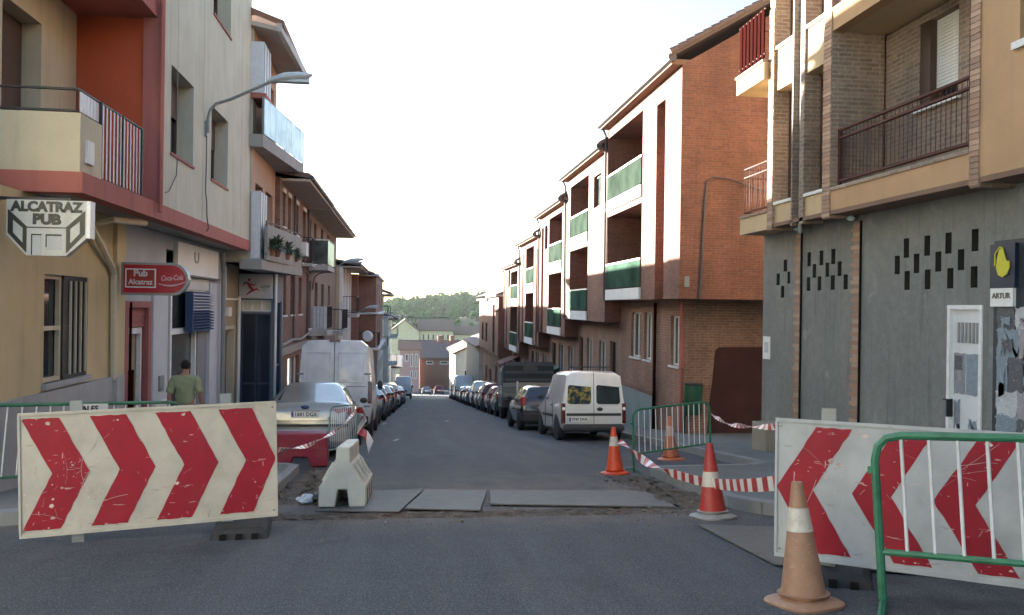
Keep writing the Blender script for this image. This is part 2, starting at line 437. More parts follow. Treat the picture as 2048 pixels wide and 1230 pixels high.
# ------------------------------------------------------------------ ground, road, pavements
def bx(y): return max(0.0, .021*(y-27))
def road_mat():
    m, n, l, p = newmat('asphalt')
    v = coords(n, l, world=True)
    s = n.new('ShaderNodeSeparateXYZ'); l.new(v, s.inputs[0])
    big = noise(n, l, v, .35, 5, .6); mid = noise(n, l, v, 2.3, 5, .65); fine = noise(n, l, v, 75, 3, .7)
    c = ramp(n, l, big, [(.3, (.040, .047, .057)), (.7, (.070, .079, .089))])
    c = mixc(n, l, .55, c, ramp(n, l, mid, [(.3, (.036, .043, .053)), (.7, (.082, .090, .096))]))
    vl = coords(n, l, world=True, scale=(2.2, .16, 1))
    trk = noise(n, l, vl, 1.0, 3)
    c = mixc(n, l, ramp(n, l, trk, [(.42, (0,)*3), (.7, (.6,)*3)]), c, (.125, .13, .13))
    # dust carried out of the trench: a band across the road either side of the steel plates
    def bandy(a, b, cc, d):
        r = n.new('ShaderNodeMapRange'); r.interpolation_type = 'SMOOTHSTEP'
        r.inputs[1].default_value = a; r.inputs[2].default_value = b; l.new(s.outputs[1], r.inputs[0])
        q = n.new('ShaderNodeMapRange'); q.interpolation_type = 'SMOOTHSTEP'
        q.inputs[1].default_value = cc; q.inputs[2].default_value = d; q.inputs[3].default_value = 1; q.inputs[4].default_value = 0
        l.new(s.outputs[1], q.inputs[0])
        k = n.new('ShaderNodeMath'); k.operation = 'MULTIPLY'; l.new(r.outputs[0], k.inputs[0]); l.new(q.outputs[0], k.inputs[1])
        return k.outputs[0]
    dn = ramp(n, l, noise(n, l, v, 1.5, 6, .7), [(.22, (.15,)*3), (.52, (1,)*3)])
    k = n.new('ShaderNodeMath'); k.operation = 'MULTIPLY'; l.new(bandy(7.6, 9.2, 10.4, 14.5), k.inputs[0]); l.new(dn, k.inputs[1])
    c = mixc(n, l, k.outputs[0], c, ramp(n, l, mid, [(.3, (.15, .115, .085)), (.7, (.26, .205, .16))]))
    c = mixc(n, l, .45, c, ramp(n, l, fine, [(.36, (.014, .016, .018)), (.5, (.052, .060, .070)), (.62, (.24, .245, .245))]))
    # cracks and oil spots
    vc = n.new('ShaderNodeTexVoronoi'); vc.feature = 'DISTANCE_TO_EDGE'; vc.inputs['Scale'].default_value = .55
    wv = n.new('ShaderNodeVectorMath'); wv.operation = 'ADD'; l.new(v, wv.inputs[0])
    nz = n.new('ShaderNodeTexNoise'); nz.inputs['Scale'].default_value = 1.7; nz.inputs['Detail'].default_value = 5; l.new(v, nz.inputs['Vector']); l.new(nz.outputs['Color'], wv.inputs[1]); l.new(wv.outputs[0], vc.inputs['Vector'])
    ck = ramp(n, l, vc.outputs['Distance'], [(.003, (.4,)*3), (.009, (0,)*3)])
    ck = mixc(n, l, 1.0, ck, ramp(n, l, noise(n, l, v, .23, 3), [(.48, (0,)*3), (.6, (1,)*3)]), 'MULTIPLY')
    c = mixc(n, l, ck, c, (.018, .018, .02))
    c = mixc(n, l, ramp(n, l, noise(n, l, v, .9, 4, .5), [(.62, (0,)*3), (.74, (.55,)*3)]), c, (.026, .028, .032))
    c = mixc(n, l, ramp(n, l, noise(n, l, v, 3.1, 2, .5), [(.70, (0,)*3), (.76, (.5,)*3)]), c, (.13, .125, .115))
    # pale grit
    vo = n.new('ShaderNodeTexVoronoi'); vo.inputs['Scale'].default_value = 16; l.new(v, vo.inputs['Vector'])
    c = mixc(n, l, ramp(n, l, vo.outputs['Distance'], [(.05, (.5,)*3), (.085, (0,)*3)]), c, (.22, .215, .2))
    l.new(c, p.inputs['Base Color']); p.inputs['Roughness'].default_value = .82
    p.inputs['Specular IOR Level'].default_value = .35
    bumpn(n, l, p, fine, .5, .012)
    return m
ASPH = road_mat()
def soil_mat():
    m, n, l, p = newmat('dry_soil')
    v = coords(n, l, world=True); f = noise(n, l, v, 9, 6, .75)
    l.new(ramp(n, l, f, [(.3, (.055, .045, .036)), (.5, (.13, .10, .075)), (.72, (.24, .20, .16))]), p.inputs['Base Color'])
    p.inputs['Roughness'].default_value = .95; bumpn(n, l, p, f, 1, .04); return m
SOIL = soil_mat()
PAVE = stucco('pavement_cement', (.165, .17, .16), var=.22, streak=0, scale=.9, bump=.6)
FIELD = stucco('field', (.09, .10, .05), var=.4, streak=0, scale=.05)

ys = [-80, -20, 0, 10, 20, 40, 80, 120, 160, 200, 260, 300]
g = MB()
hill_rows = [(340, -10.5), (400, -4.5), (450, -2.5), (520, 1.5), (700, 7), (1500, 9)]
rows = [(y, G(y)-.02) for y in ys] + hill_rows
xs_ = [-900, -300, -100, -40, 0, 40, 100, 300, 900]
pts = []
for y, z in rows:
    for x in xs_:
        zz = z + (max(0, min(1, (y-300)/150))*(.10*x if abs(x) < 120 else math.copysign(12, x)))
        pts.append((x, y, zz))
W = len(xs_)
g.grid(pts, [(r*W+c, r*W+c+1, (r+1)*W+c+1, (r+1)*W+c) for r in range(len(rows)-1) for c in range(W-1)])
g.build('ground', FIELD, kind='structure')

def strip(rows, off):
    mb = MB()
    for (y0, a0, b0), (y1, a1, b1) in zip(rows, rows[1:]):
        mb.face([(a0, y0, G(y0)+off), (b0, y0, G(y0)+off), (b1, y1, G(y1)+off), (a1, y1, G(y1)+off)])
    return mb
strip([(-60, -60, 60), (9.4, -60, 60)], .0).build('cross_road', ASPH, kind='structure')
strip([(9.4, -6, 9)]+[(y, -6+bx(y), 9+bx(y)) for y in (20, 27, 40, 60, 80, 100, 130, 160)]+[(200, -3, 12)], .0).build('road', ASPH, kind='structure')

# pavements with their kerb stones
rk = [(-20, 6.3), (6.9, 6.3), (7.4, 5.75), (7.9, 4.9), (8.25, 4.25), (8.6, 3.9), (9.1, 3.72), (12.6, 3.84), (12.85, 3.98), (13.0, 5.6), (13.4, 6.0), (27, 6.0)]
rk += [(y, 6.0+bx(y)) for y in (40, 60, 80, 100, 130, 150)]
sr = strip([(y, x+.15, 7.75+bx(y)) for y, x in rk if y < 17] + [(17, 6.15, 14), (22.2, 6.15, 14), (22.21, 6.15, 7.8)] +
           [(y, x+.15, 7.75+bx(y)) for y, x in rk if y > 23], .13).build('pavement', PAVE, kind='structure')
lk = [(8.7, -4.2), (9.2, -3.0), (9.9, -1.9), (10.6, -1.62), (13.6, -1.70), (13.9, -1.9), (14.3, -2.9), (27, -2.95)]
lk += [(y, -2.95+bx(y)) for y in (40, 60, 80, 100, 130, 150)]
sl = strip([(8.7, -30, -4.35)]+[(y, -4.95-(4 if y < 11 else 0)+min(.6, bx(y)), x-.15) for y, x in lk], .13).build('pavement', PAVE, kind='structure')
kst = {}
def kerbs(path, par, sgn, step=1.0):
    for (y0, x0), (y1, x1) in zip(path, path[1:]):
        L = math.hypot(x1-x0, y1-y0); k = max(1, round(L/step)); ll = L/k
        for i in range(k):
            t = (i+.5)/k; x = x0+(x1-x0)*t; y = y0+(y1-y0)*t
            an = math.atan2(y1-y0, x1-x0)
            key = (round(ll, 2), sgn)
            if key not in kst:
                b = MB(); h = ll/2-.006
                w0, w1 = (-.15, 0) if sgn > 0 else (0, .15)
                b.box(-h, h, w0, w1, -.22, .145)
                o = b.build('kerb_stone', KERB, bevel=.012); kst[key] = o
            else:
                o = kst[key].copy(); COL.objects.link(o)
            o.parent = par; o.location = (x, y, G(y)+random.uniform(-.004, .004))
            o.rotation_euler = (0, -math.asin(max(-1, min(1, (G(y1)-G(y0))/L)))*1.0, an)
kerbs([p for p in rk if 5 < p[0] < 42], sr, 1)
kerbs([p for p in lk if p[0] < 42], sl, -1)
# the broken strip beside the pavement, dug up for the works
def lumpy(name, x0, x1, y0, y1, h, mt, nx=26, ny=40, kind='structure', off=.006, edge=None):
    mb = MB(); pts = []
    for j in range(ny+1):
        for i in range(nx+1):
            u, v = i/nx, j/ny
            e = min(u, 1-u, v, 1-v)*8
            x = x0+(x1-x0)*u+random.uniform(-.03, .03); y = y0+(y1-y0)*v+random.uniform(-.03, .03)
            wob = .10*math.sin(7*v*3+1)+.08*math.sin(19*u+v*9)
            x += wob*(1 if 0 < e else 1)*.6
            pts.append((x, y, G(y)+off+min(1, e)*h*random.uniform(-.1, 1)-(.02 if e == 0 else 0)))
    mb.grid(pts, [(j*(nx+1)+i, j*(nx+1)+i+1, (j+1)*(nx+1)+i+1, (j+1)*(nx+1)+i) for j in range(ny) for i in range(nx)])
    return mb.build(name, mt, smooth=True, kind=kind)
lumpy('dug_soil', -1.62, -.62, 9.9, 14.2, .07, SOIL)
lumpy('soil_spill', -1.9, 3.2, 8.78, 9.2, .022, SOIL, 70, 9)
lumpy('soil_spill', 3.05, 3.75, 9.0, 12.6, .04, SOIL, 14, 40)
# loose stones near the works: nobody could count them
gr = MB()
for _ in range(900):
    r_ = random.random()
    if r_ < .45: x, y = random.uniform(-1.8, 3.6), random.gauss(8.8, .5)
    elif r_ < .75: x, y = random.uniform(-1.6, -.6), random.uniform(9.8, 14)
    else: x, y = random.uniform(2.9, 3.75), random.uniform(8.6, 12.7)
    s_ = random.uniform(.003, .011) if random.random() < .95 else random.uniform(.014, .028)
    i0 = len(gr.v)
    gr.box(-s_, s_, -s_*.8, s_*.7, -s_*.5, s_*.6)
    gr.xf(Matrix.Translation((x, y, G(y)+s_*.5)) @ Euler((random.random()*3, random.random()*3, random.random()*3)).to_matrix().to_4x4(), i0)
gr.build('loose_stones', stucco('stone_chips', (.22, .19, .16), var=.4, streak=0), kind='stuff')
# worn parking-line dashes
WORNP = stucco('worn_line_paint', (.36, .36, .35), var=.35, streak=0, scale=7)
for (x, y, l_, w_) in ((-.93, 31, 1.0, .12), (-.35, 21.5, .75, .10), (-.2, 52, 1.4, .15), (1.55, 33.5, .7, .14)):
    mb = MB(); mb.face([(x, y, G(y)+.004), (x+w_, y, G(y)+.004), (x+w_+.1, y+l_, G(y+l_)+.004), (x+.1, y+l_, G(y+l_)+.004)])
    mb.build('road_marking', WORNP, kind='structure')

# ------------------------------------------------------------------ shared building pieces
def gable_roof(par, x0, x1, y0, y1, ze, pitch, mt, name='roof', ridge=None, thick=.16):
    """ridge parallel to the street; x0 is the street eave, x1 the back eave"""
    xm = (x0+x1)/2 if ridge is None else ridge
    zr = ze+abs(xm-x0)*pitch
    b = MB()
    for (xa, za, xb, zb) in ((x0, ze, xm, zr), (xm, zr, x1, ze)):
        b.prism([(xa, y0, za), (xb, y0, zb), (xb, y0, zb+thick), (xa, y0, za+thick)], (0, y1-y0, 0))
    return b.build(name, mt, par)
def closed_core(b, x0, x1, y0, y1, z0, z1, m=0):
    """the sides of a building that its street wall does not cover"""
    b.face([(x0, y0, z0), (x1, y0, z0), (x1, y0, z1), (x0, y0, z1)], m)
    b.face([(x0, y1, z0), (x1, y1, z0), (x1, y1, z1), (x0, y1, z1)], m)
    b.face([(x1, y0, z0), (x1, y1, z0), (x1, y1, z1), (x1, y0, z1)], m)
    b.face([(x0, y0, z1), (x1, y0, z1), (x1, y1, z1), (x0, y1, z1)], m)
def railing(par, pts, z0, z1, mt, bars=.11, name='railing', r=.018, barr=.008, mid=None):
    b = MB(); b.tube([(p[0], p[1], z1) for p in pts], r, 6); o = b.build(name, mt, par)
    for zz in ([z0] if mid is None else [z0, mid]):
        b = MB(); b.tube([(p[0], p[1], zz) for p in pts], r, 6); b.build('rail', mt, o)
    for p, q in zip(pts, pts[1:]):
        L = math.hypot(q[0]-p[0], q[1]-p[1]); k = max(1, int(L/bars))
        first = None
        for i in range(k+1):
            x = p[0]+(q[0]-p[0])*i/k; y = p[1]+(q[1]-p[1])*i/k
            if first is None:
                c = MB(); c.tube([(x, y, z0), (x, y, z1)], barr, 5); first = c.build('bar', mt, o); fx, fy = x, y
            else:
                d = first.copy(); COL.objects.link(d); d.parent = o; d.location = (x-fx, y-fy, 0)
    return o

# ------------------------------------------------------------------ corner pub building (A)
A = thing('pub_building', 'cream corner building with pink band, red recess and barred yellow ground floor', 'building', (-4.9, 11, G(11)), world=True)
P5 = PX(-4.9, 1)
z0 = -2.6
b = MB()
wall(b, P5, 9.6, 14.9, .16, 2.8, [(11.86, 13.4, .27, 1.77, .22)], .22)
b.box(-4.9, -4.83, 14.45, 14.88, .16, 2.75)                       # pier by the drainpipe
b.build('wall', YELLOW, A)
b = MB(); b.box(-4.9, -4.83, 9.6, 14.9, z0, .16); b.face([(-9, 9.6, -2), (-4.9, 9.6, -2), (-4.9, 9.6, 2.8), (-9, 9.6, 2.8)])
b.build('plinth', PLINTH, A)
# window: white sash beside dark bars
b = MB()
for a_, b_ in ((11.86, 11.92), (12.50, 12.56)): pbox(b, P5, a_, b_, .27, 1.77, .06, .12)
for c_ in (.27, .99, 1.71): pbox(b, P5, 11.92, 12.50, c_, c_+.06, .06, .12)
w_ = b.build('window', PIPEC, A); w_['label'] = 'tall cream sash window'
b = MB(); pbox(b, P5, 11.9, 13.38, .29, 1.75, .13, .15); b.build('pane', DARKP, w_)
b = MB(); pbox(b, P5, 12.56, 13.4, .27, .33, .02, .07); pbox(b, P5, 12.56, 13.4, 1.70, 1.77, .02, .07); pbox(b, P5, 12.56, 12.74, .33, 1.70, .03, .10)
for zz in (.68, 1.02, 1.36): pbox(b, P5, 12.74, 13.4, zz, zz+.035, .03, .055)
gg = b.build('window_grille', BLACKM, A)
for i in range(7):
    c = MB(); pbox(c, P5, 12.77+i*.095, 12.795+i*.095, .33, 1.70, .0, .03); c.build('bar', PIPEC if i % 2 == 0 else BLACKM, gg)
b = MB(); pbox(b, P5, 11.8, 13.46, .19, .27, -.06, .2); b.build('sill', PLINTH, A)
# recessed pub entrance, red frame
b = MB()
wall(b, P5, 14.9, 22.5, z0, 2.8, [(15.02, 16.5, z0, 1.42, .25), (17.5, 21.0, z0, 2.5, .35), (22.62, 22.7, 0, .1)], .3)
b.build('shop_wall', stucco('shop_marble', (.40, .41, .43), streak=.1), A)
b = MB()
pbox(b, P5, 15.02, 15.2, z0, 1.42, -.03, .2); pbox(b, P5, 16.32, 16.5, z0, 1.42, -.03, .2); pbox(b, P5, 15.2, 16.32, 1.3, 1.42, -.03, .2)
d_ = b.build('door_frame', PINKD, A)
b = MB()
for i in range(7): pbox(b, P5, 15.2, 16.32, .95+i*.05, .995+i*.05, .05+.01*(i % 2), .12)
b.build('roller_slats', PINKD, d_)
b = MB(); pbox(b, P5, 15.25, 15.33, -2.3, .93, .08, .16); pbox(b, P5, 16.2, 16.28, -2.3, .93, .08, .16); pbox(b, P5, 15.33, 16.2, .82, .93, .08, .16)
b.build('door_jamb', WHITEF, d_)
b = MB(); pbox(b, P5, 15.33, 16.2, -2.3, .82, .17, .2); dd = b.build('door', stucco('door_tan', (.33, .27, .19), streak=.1), A)
b = MB(); pbox(b, P5, 15.5, 16.0, -.32, .05, .155, .169); b.build('poster', plain('poster_dark', (.09, .08, .07), .6, var=.6), dd)
b = MB(); b.tube([(-4.86, 15.26, z0), (-4.86, 15.26, 1.4)], .025, 8); b.tube([(-4.84, 15.26, -1.3), (-4.84, 15.26, .2)], .05, 8); b.build('downpipe', REDMET, A)
b = MB(); pbox(b, P5, 16.55, 17.5, z0, 1.55, -.05, 0); b.build('pillar', stucco('pale_stone', (.52, .53, .54), streak=.08), A)
b = MB(); pbox(b, P5, 16.9, 17.2, -.35, -.05, -.08, -.05); b.build('letter_box', GREYM, A)
b = MB(); pbox(b, P5, 16.62, 17.42, -1.55, -.55, -.07, -.05); b.build('notice_panel', stucco('notice_cream', (.70, .68, .56), streak=0), A)
# shop front: glazing, blue slatted blind, pale fascia
b = MB()
pbox(b, P5, 17.5, 17.62, z0, 1.7, .05, .15); pbox(b, P5, 18.05, 18.16, z0, 1.7, .05, .15); pbox(b, P5, 20.1, 20.2, z0, .78, .05, .15)
pbox(b, P5, 18.16, 20.1, .72, .84, .05, .15); pbox(b, P5, 17.5, 21.0, 1.66, 1.8, .02, .15)
sf = b.build('shop_front', WHITEF, A)
b = MB(); pbox(b, P5, 17.5, 20.2, z0, 1.7, .16, .18); b.build('pane', GREYGL, sf)
b = MB(); pbox(b, P5, 20.2, 21.0, z0, 1.0, .02, .18); b.build('stone_panel', stucco('grey_stone', (.22, .215, .23), streak=.05), A)
b = MB(); pbox(b, P5, 17.55, 18.0, .1, 1.6, .2, .22); b.build('curtain', WHITEP, sf)
BL = stucco('blind_blue', (.05, .075, .16), streak=0); BLL = plain('blind_pale', (.30, .32, .42), .5)
bl = MB(); bl.box(-4.9, -4.74, 19.0, 19.06, .74, 1.66); bl.box(-4.9, -4.86, 19.06, 21.1, .74, 1.66)
blo = bl.build('blind_box', BL, A)
for i in range(13):
    c = MB(); zz = .76+i*.068
    c.prism([(-4.85, 19.06, zz), (-4.74, 19.06, zz), (-4.74, 19.06, zz+.028), (-4.85, 19.06, zz+.052)], (0, 2.0, 0))
    c.build('slat', BLL if i > 6 else BL, blo)
b = MB(); pbox(b, P5, 18.0, 21.7, 2.02, 2.7, -.10, -.0); fa = b.build('shop_fascia', WHITEP, A)
b = MB(); pbox(b, P5, 18.0, 21.75, 1.98, 2.02, -.13, 0); b.build('trim', BLACKM, fa)
b = MB(); pbox(b, P5, 18.0, 21.0, 1.70, 1.97, -.03, .02); b.build('lower_fascia', stucco('fascia_beige', (.58, .56, .50), streak=.2), A)
text_part('U', .36, GREYM, fa, (-4.79, 19.5, 2.42), (math.pi/2, 0, math.pi/2), bold=.004, sx=1.8)
b = MB(); pbox(b, P5, 21.05, 22.3, z0, 1.9, -.06, 0); b.build('pillar', stucco('pale_stone2', (.50, .51, .54), streak=.08), A)
b = MB(); b.tube([(-4.72, 21.75, 2.7), (-4.72, 21.95, 2.2), (-4.72, 21.98, -2.4)], .06, 8); b.build('downpipe', GREYM, A)
# cream drainpipe that leaves the soffit and runs down the pier
b = MB(); b.tube([(-4.35, 14.3, 2.72), (-4.5, 13.2, 2.66), (-4.76, 13.1, 2.55), (-4.83, 14.2, 1.98), (-4.84, 14.32, 1.85), (-4.84, 14.36, .1)], .055, 8); b.build('drainpipe', PIPEC, A)
b = MB(); b.box(-4.83, -4.77, 14.35, 14.6, .6-2, .15); b.build('pier_foot', PLINTH, A)
# upper storeys
U = PX(-4.2, 1)
b = MB()
holes = [(15.16, 16.69, 4.07, 5.62), (18.16, 19.78, 4.07, 5.62), (15.16, 16.69, 7.62, 9.2), (18.2, 19.92, 7.62, 9.2)]
wall(b, U, 14.5, 22.45, 3.07, 11.6, holes, .38)
b.face([(-4.2, 22.45, 3.07), (-12, 22.45, 3.07), (-12, 22.45, 11.6), (-4.2, 22.45, 11.6)])
b.build('upper_wall', CREAMW, A)
for (a_, b_, c_, d2) in holes:
    window(A, U, a_+.02, b_-.02, c_+.02, d2-.02, .34, BROWNF, DARKP, 1, 0)
    q = MB(); pbox(q, U, a_-.03, b_+.03, c_-.05, c_-.003, -.03, .33); q.build('sill', PINKD, A)
    q = MB(); pbox(q, U, a_+.06, b_-.06, c_+.85, d2-.05, .28, .31); q.build('roller_shutter', BROWNF, A)
b = MB()
for i, yy in enumerate((15.55, 17.45, 21.3)): pbox(b, U, yy, yy+.012, 3.1, 11.6, -.004, .0)
b.build('render_joint', stucco('joint', (.42, .41, .36)), A)
# overhang: pink band round the corner, soffit, columns
b = MB(); b.prism([(-4.2, 11.2, 0), (-4.2, 22.45, 0), (-4.45, 22.45, 0), (-4.45, 11.45, 0), (-9, 11.45, 0), (-9, 11.2, 0)], (0, 0, .27))
b.xf(Matrix.Translation((.03, -.03, 2.8))); b.build('pink_band', PINK, A)
b = MB(); b.box(-9, -4.4, 11.4, 22.44, 2.81, 2.86); b.build('soffit', CONC, A)
b = MB(); b.box(-4.42, -4.13, 14.32, 14.52, 3.07, 11.6); b.build('column', PINKD, A)
b = MB(); b.tube([(-4.1, 14.26, 2.9), (-4.1, 14.26, 11.6)], .035, 8); b.build('downpipe', PINK, A)
b = MB(); b.face([(-4.3, 14.4, 3.07), (-5.5, 14.4, 3.07), (-5.5, 14.4, 11.6), (-4.3, 14.4, 11.6)]); b.build('recess_wall', REDW, A)
R5 = PX(-5.5, 1)
b = MB(); wall(b, R5, 9.6, 14.4, 3.07, 11.6, [(11.9, 13.1, 3.1, 5.55)], .32); b.build('balcony_wall', CREAM, A)
b = MB(); pbox(b, R5, 11.92, 13.08, 3.1, 5.53, .27, .31); dd = b.build('balcony_door', BROWNF, A)
b = MB(); b.box(-6.5, -4.2, 11.1, 14.4, 6.15, 6.4); b.build('balcony_slab', PINK, A)
b = MB(); b.box(-5.5, -4.22, 11.25, 14.4, 3.0, 3.06); b.build('balcony_floor', CONC, A)
# parapet and rails
b = MB(); b.box(-4.38, -4.23, 11.23, 12.0, 3.06, 3.84); b.box(-9, -4.38, 11.23, 11.38, 3.06, 3.84); b.build('parapet', CREAM, A)
railing(A, [(-4.3, 12.0), (-4.3, 11.3), (-9, 11.3)], 3.88, 4.16, BLACKM, 3.0, 'parapet_rail', .018)
PAN = plain('balcony_panel', (.60, .57, .58), .45)
b = MB(); b.tube([(-4.3, 11.3, 4.17), (-4.25, 13.75, 4.17)], .02, 6); b.tube([(-4.25, 12.0, 3.09), (-4.25, 13.75, 3.09)], .02, 6)
for yy in (12.0, 12.86, 13.74): b.box(-4.27, -4.23, yy-.015, yy+.015, 3.08, 4.17)
rr = b.build('metal_railing', BLACKM, A)
for i in range(12):
    yy = 12.03+i*.143
    if 12.80 < yy+.05 < 12.9: yy -= .02
    c = MB(); c.prism([(-4.235, yy, 3.12), (-4.26, yy+.125, 3.12), (-4.265, yy+.12, 3.12), (-4.24, yy, 3.12)], (0, 0, 1.02)); c.build('panel_strip', PAN, rr)
for i in range(6):
    c = MB(); yy = 11.34+i*.11; c.box(-4.285, -4.27, yy, yy+.085, 3.88, 4.14); c.build('panel_strip', PAN, rr)
b = MB(); b.box(-4.23, -4.19, 11.4, 11.62, 3.22, 3.52); o = b.build('wall_plate', WHITEP, loc=(-4.2, 11.5, 3.2)); tagset(o, 'small white blank plate fixed to the cream balcony parapet', 'plate')
# roof
gable_roof(A, -3.6, -13, 11.0, 22.4, 11.6, .35, ROOFR)
b = MB(); closed_core(b, -9.01, -13, 9.6, 22.45, -2.6, 11.6); b.face([(-5.5, 9.6, 2.8), (-13, 9.6, 2.8), (-13, 9.6, 11.6), (-5.5, 9.6, 11.6)]); b.build('rear_wall', CREAMW, A)
# cables along the wall
b = MB(); b.tube([(-4.17, 17.62, 5.2), (-4.17, 17.64, 4.4), (-4.17, 17.6, 3.7), (-4.15, 17.62, 3.5), (-4.15, 17.66, 3.2), (-4.13, 17.72, 2.95), (-4.25, 17.7, 2.78)], .012, 6)
b.tube([(-4.17, 15.5, 4.0), (-4.17, 15.45, 3.7), (-4.17, 15.0, 3.35), (-4.17, 14.8, 3.3)], .008, 5)
b.build('wall_cable', FASCIA, A)

# second building: balconies and a deep eave (B)
B = thing('balcony_building', 'narrow building with deep pale eave and stacked concrete balconies beyond the cream one', 'building', (-4.9, 24, G(24)), world=True)
UB = PX(-4.15, 1)
b = MB()
wall(b, UB, 22.5, 26.35, 2.5, 8.9, [(23.0, 24.2, 2.75, 4.7), (24.6, 25.9, 2.75, 4.7), (23.0, 24.2, 5.9, 7.9), (24.6, 25.9, 5.95, 7.9)], .3)
b.face([(-4.15, 26.35, 2.5), (-12, 26.35, 2.5), (-12, 26.35, 8.9), (-4.15, 26.35, 8.9)])
b.build('wall', stucco('peach_render', (.40, .25, .17), streak=.2), B)
for a_, b_, c_, d2 in ((23.0, 24.2, 2.75, 4.7), (24.6, 25.9, 2.75, 4.7), (23.0, 24.2, 5.9, 7.9), (24.6, 25.9, 5.95, 7.9)):
    window(B, UB, a_, b_, c_, d2, .26, WHITEF, GREYGL, 1)
def splay(b, z0, z1, ya=22.3, yb=26.9, xa=-3.84, xb=-3.36, xi=-4.4, m=0):
    b.prism([(xi, ya, z0), (xa, ya, z0), (xb, yb, z0), (xi, yb, z0)], (0, 0, z1-z0), m)
b = MB(); splay(b, 5.55, 5.88); b.build('balcony_slab', CONC, B)
b = MB(); splay(b, 2.32, 2.58); b.build('balcony_slab', CONC, B)
px_ = MB(); n_ = 8
for i in range(n_):
    t0, t1 = i/n_, (i+.97)/n_
    p = lambda t, z: (-3.84+.48*t+.0, 22.35+4.5*t, z)
    px_.face([p(t0, 5.9), p(t1, 5.9), p(t1, 6.85), p(t0, 6.85)])
q = px_.build('balcony_screen', PLEXI, B)
so = q.modifiers.new('thickness', 'SOLIDIFY'); so.thickness = .02
b = MB(); b.tube([(-3.86, 22.35, 6.87), (-3.37, 26.85, 6.87)], .025, 6)
for t in (0, .25, .5, .75, 1): b.tube([(-3.87+.48*t, 22.35+4.5*t, 5.85), (-3.87+.48*t, 22.35+4.5*t, 6.87)], .018, 6)
b.build('screen_rail', GREYM, B)
b = MB(); b.box(-4.3, -3.86, 22.4, 23.5, 7.0, 8.35); lv = b.build('gallery', LOUV, B)
for i in range(3):
    c = MB(); c.box(-3.86, -3.845, 22.42+i*.37, 22.44+i*.37, 7.02, 8.33); c.build('mullion', GREYM, lv)
b = MB(); b.box(-4.2, -3.8, 22.4, 23.6, 6.86, 6.99); b.build('gallery_base', PINK, B)
# lower balcony: white cabinet, grey parapet with plant pots
b = MB(); b.box(-4.15, -3.92, 22.46, 23.6, 2.6, 4.4); cb = b.build('balcony_cabinet', LOUV, B)
for i in range(4):
    c = MB(); c.box(-3.92, -3.905, 22.5+i*.33, 22.52+i*.33, 2.62, 4.38); c.build('mullion', GREYM, cb)
b = MB(); b.prism([(-3.82, 22.6, 2.58), (-3.74, 22.6, 2.58), (-3.38, 26.8, 2.58), (-3.46, 26.8, 2.58)], (0, 0, .95)); b.build('parapet', CONC, B)
b = MB(); b.tube([(-3.78, 22.6, 3.62), (-3.40, 26.8, 3.62)], .02, 6)
for t in (0, .33, .66, 1): b.tube([(-3.78+.38*t, 22.6+4.2*t, 3.5), (-3.78+.38*t, 22.6+4.2*t, 3.62)], .015, 6)
b.build('parapet_rail', BLACKM, B)
b = MB(); b.prism([(-5.2, 22.3, 8.95), (-3.5, 22.3, 8.62), (-3.3, 26.6, 8.42), (-5.2, 26.6, 8.85)], (0, 0, .12)); b.build('eave_soffit', SOFFIT, B)
b = MB(); b.prism([(-3.52, 22.25, 8.6), (-3.40, 22.25, 8.6), (-3.18, 26.65, 8.4), (-3.32, 26.65, 8.4)], (0, 0, .22)); b.build('gutter', CONCL, B)
gable_roof(B, -3.35, -12, 22.3, 26.65, 8.75, .36, ROOFR)
b = MB()
PB = PX(-4.9, 1)
wall(b, PB, 22.5, 24.8, -3.2, 2.5, [(22.72, 24.3, -3.2, .78, .3)], .3)
b.build('ground_wall', stucco('dun_render', (.34, .28, .19), streak=.3), B)
b = MB(); pbox(b, PB, 22.72, 22.84, -3.2, .78, .0, .2); pbox(b, PB, 24.2, 24.3, -3.2, .78, 0, .2); pbox(b, PB, 22.84, 24.2, .68, .78, 0, .2); df = b.build('door_frame', PIPEC, B)
b = MB(); pbox(b, PB, 22.84, 24.2, -3.2, .68, .2, .24); b.build('door', stucco('dark_door', (.12, .11, .10)), df)
b = MB(); b.box(-4.9, -4.86, 22.5, 24.7, 1.5, 1.55); b.tube([(-4.84, 24.55, -2.6), (-4.84, 24.55, 1.6)], .05, 8); b.tube([(-4.84, 22.7, 2.4), (-4.84, 22.7, 1.5)], .035, 8); b.build('white_pipe', WHITES, B)
b = MB(); b.box(-4.9, -4.82, 23.1, 23.5, 1.05, 1.3); b.build('meter_box', WHITES, B)
# projecting glazed shop entrance that faces up the street
YB = PYf(24.8)
b = MB()
wall(b, YB, -4.9, -3.86, -3.2, 2.3, [(-4.83, -3.98, -3.0, 1.12, .12), (-4.83, -3.98, 1.18, 1.52, .12)], .12)
wall(b, PX(-3.86, 1), 24.8, 26.35, -3.2, 2.3, [(25.1, 26.1, -2.4, 1.5, .1)], .1)
b.build('shop_porch', stucco('blue_grey_panel', (.17, .18, .21), streak=.1), B)
window(B, YB, -4.83, -3.98, -3.0, 1.12, .1, plain('blue_frame', (.03, .045, .08), .4), DARKB, 1, 1, .05, name='glass_door')
window(B, YB, -4.83, -3.98, 1.18, 1.52, .1, WHITEF, stucco('fanlight_painted_lit', (.62, .55, .42), streak=.1), 2, 0, .04, name='fanlight')  # pale pane colour stands in for light showing on the fanlight
window(B, PX(-3.86, 1), 25.1, 26.1, -2.4, 1.5, .08, plain('blue_frame2', (.03, .045, .08), .4), DARKB, 0, 1, .05)
b = MB(); b.tube([(-3.84, 24.76, -2.6), (-3.84, 24.76, 2.3)], .04, 8); b.build('downpipe', WHITES, B)
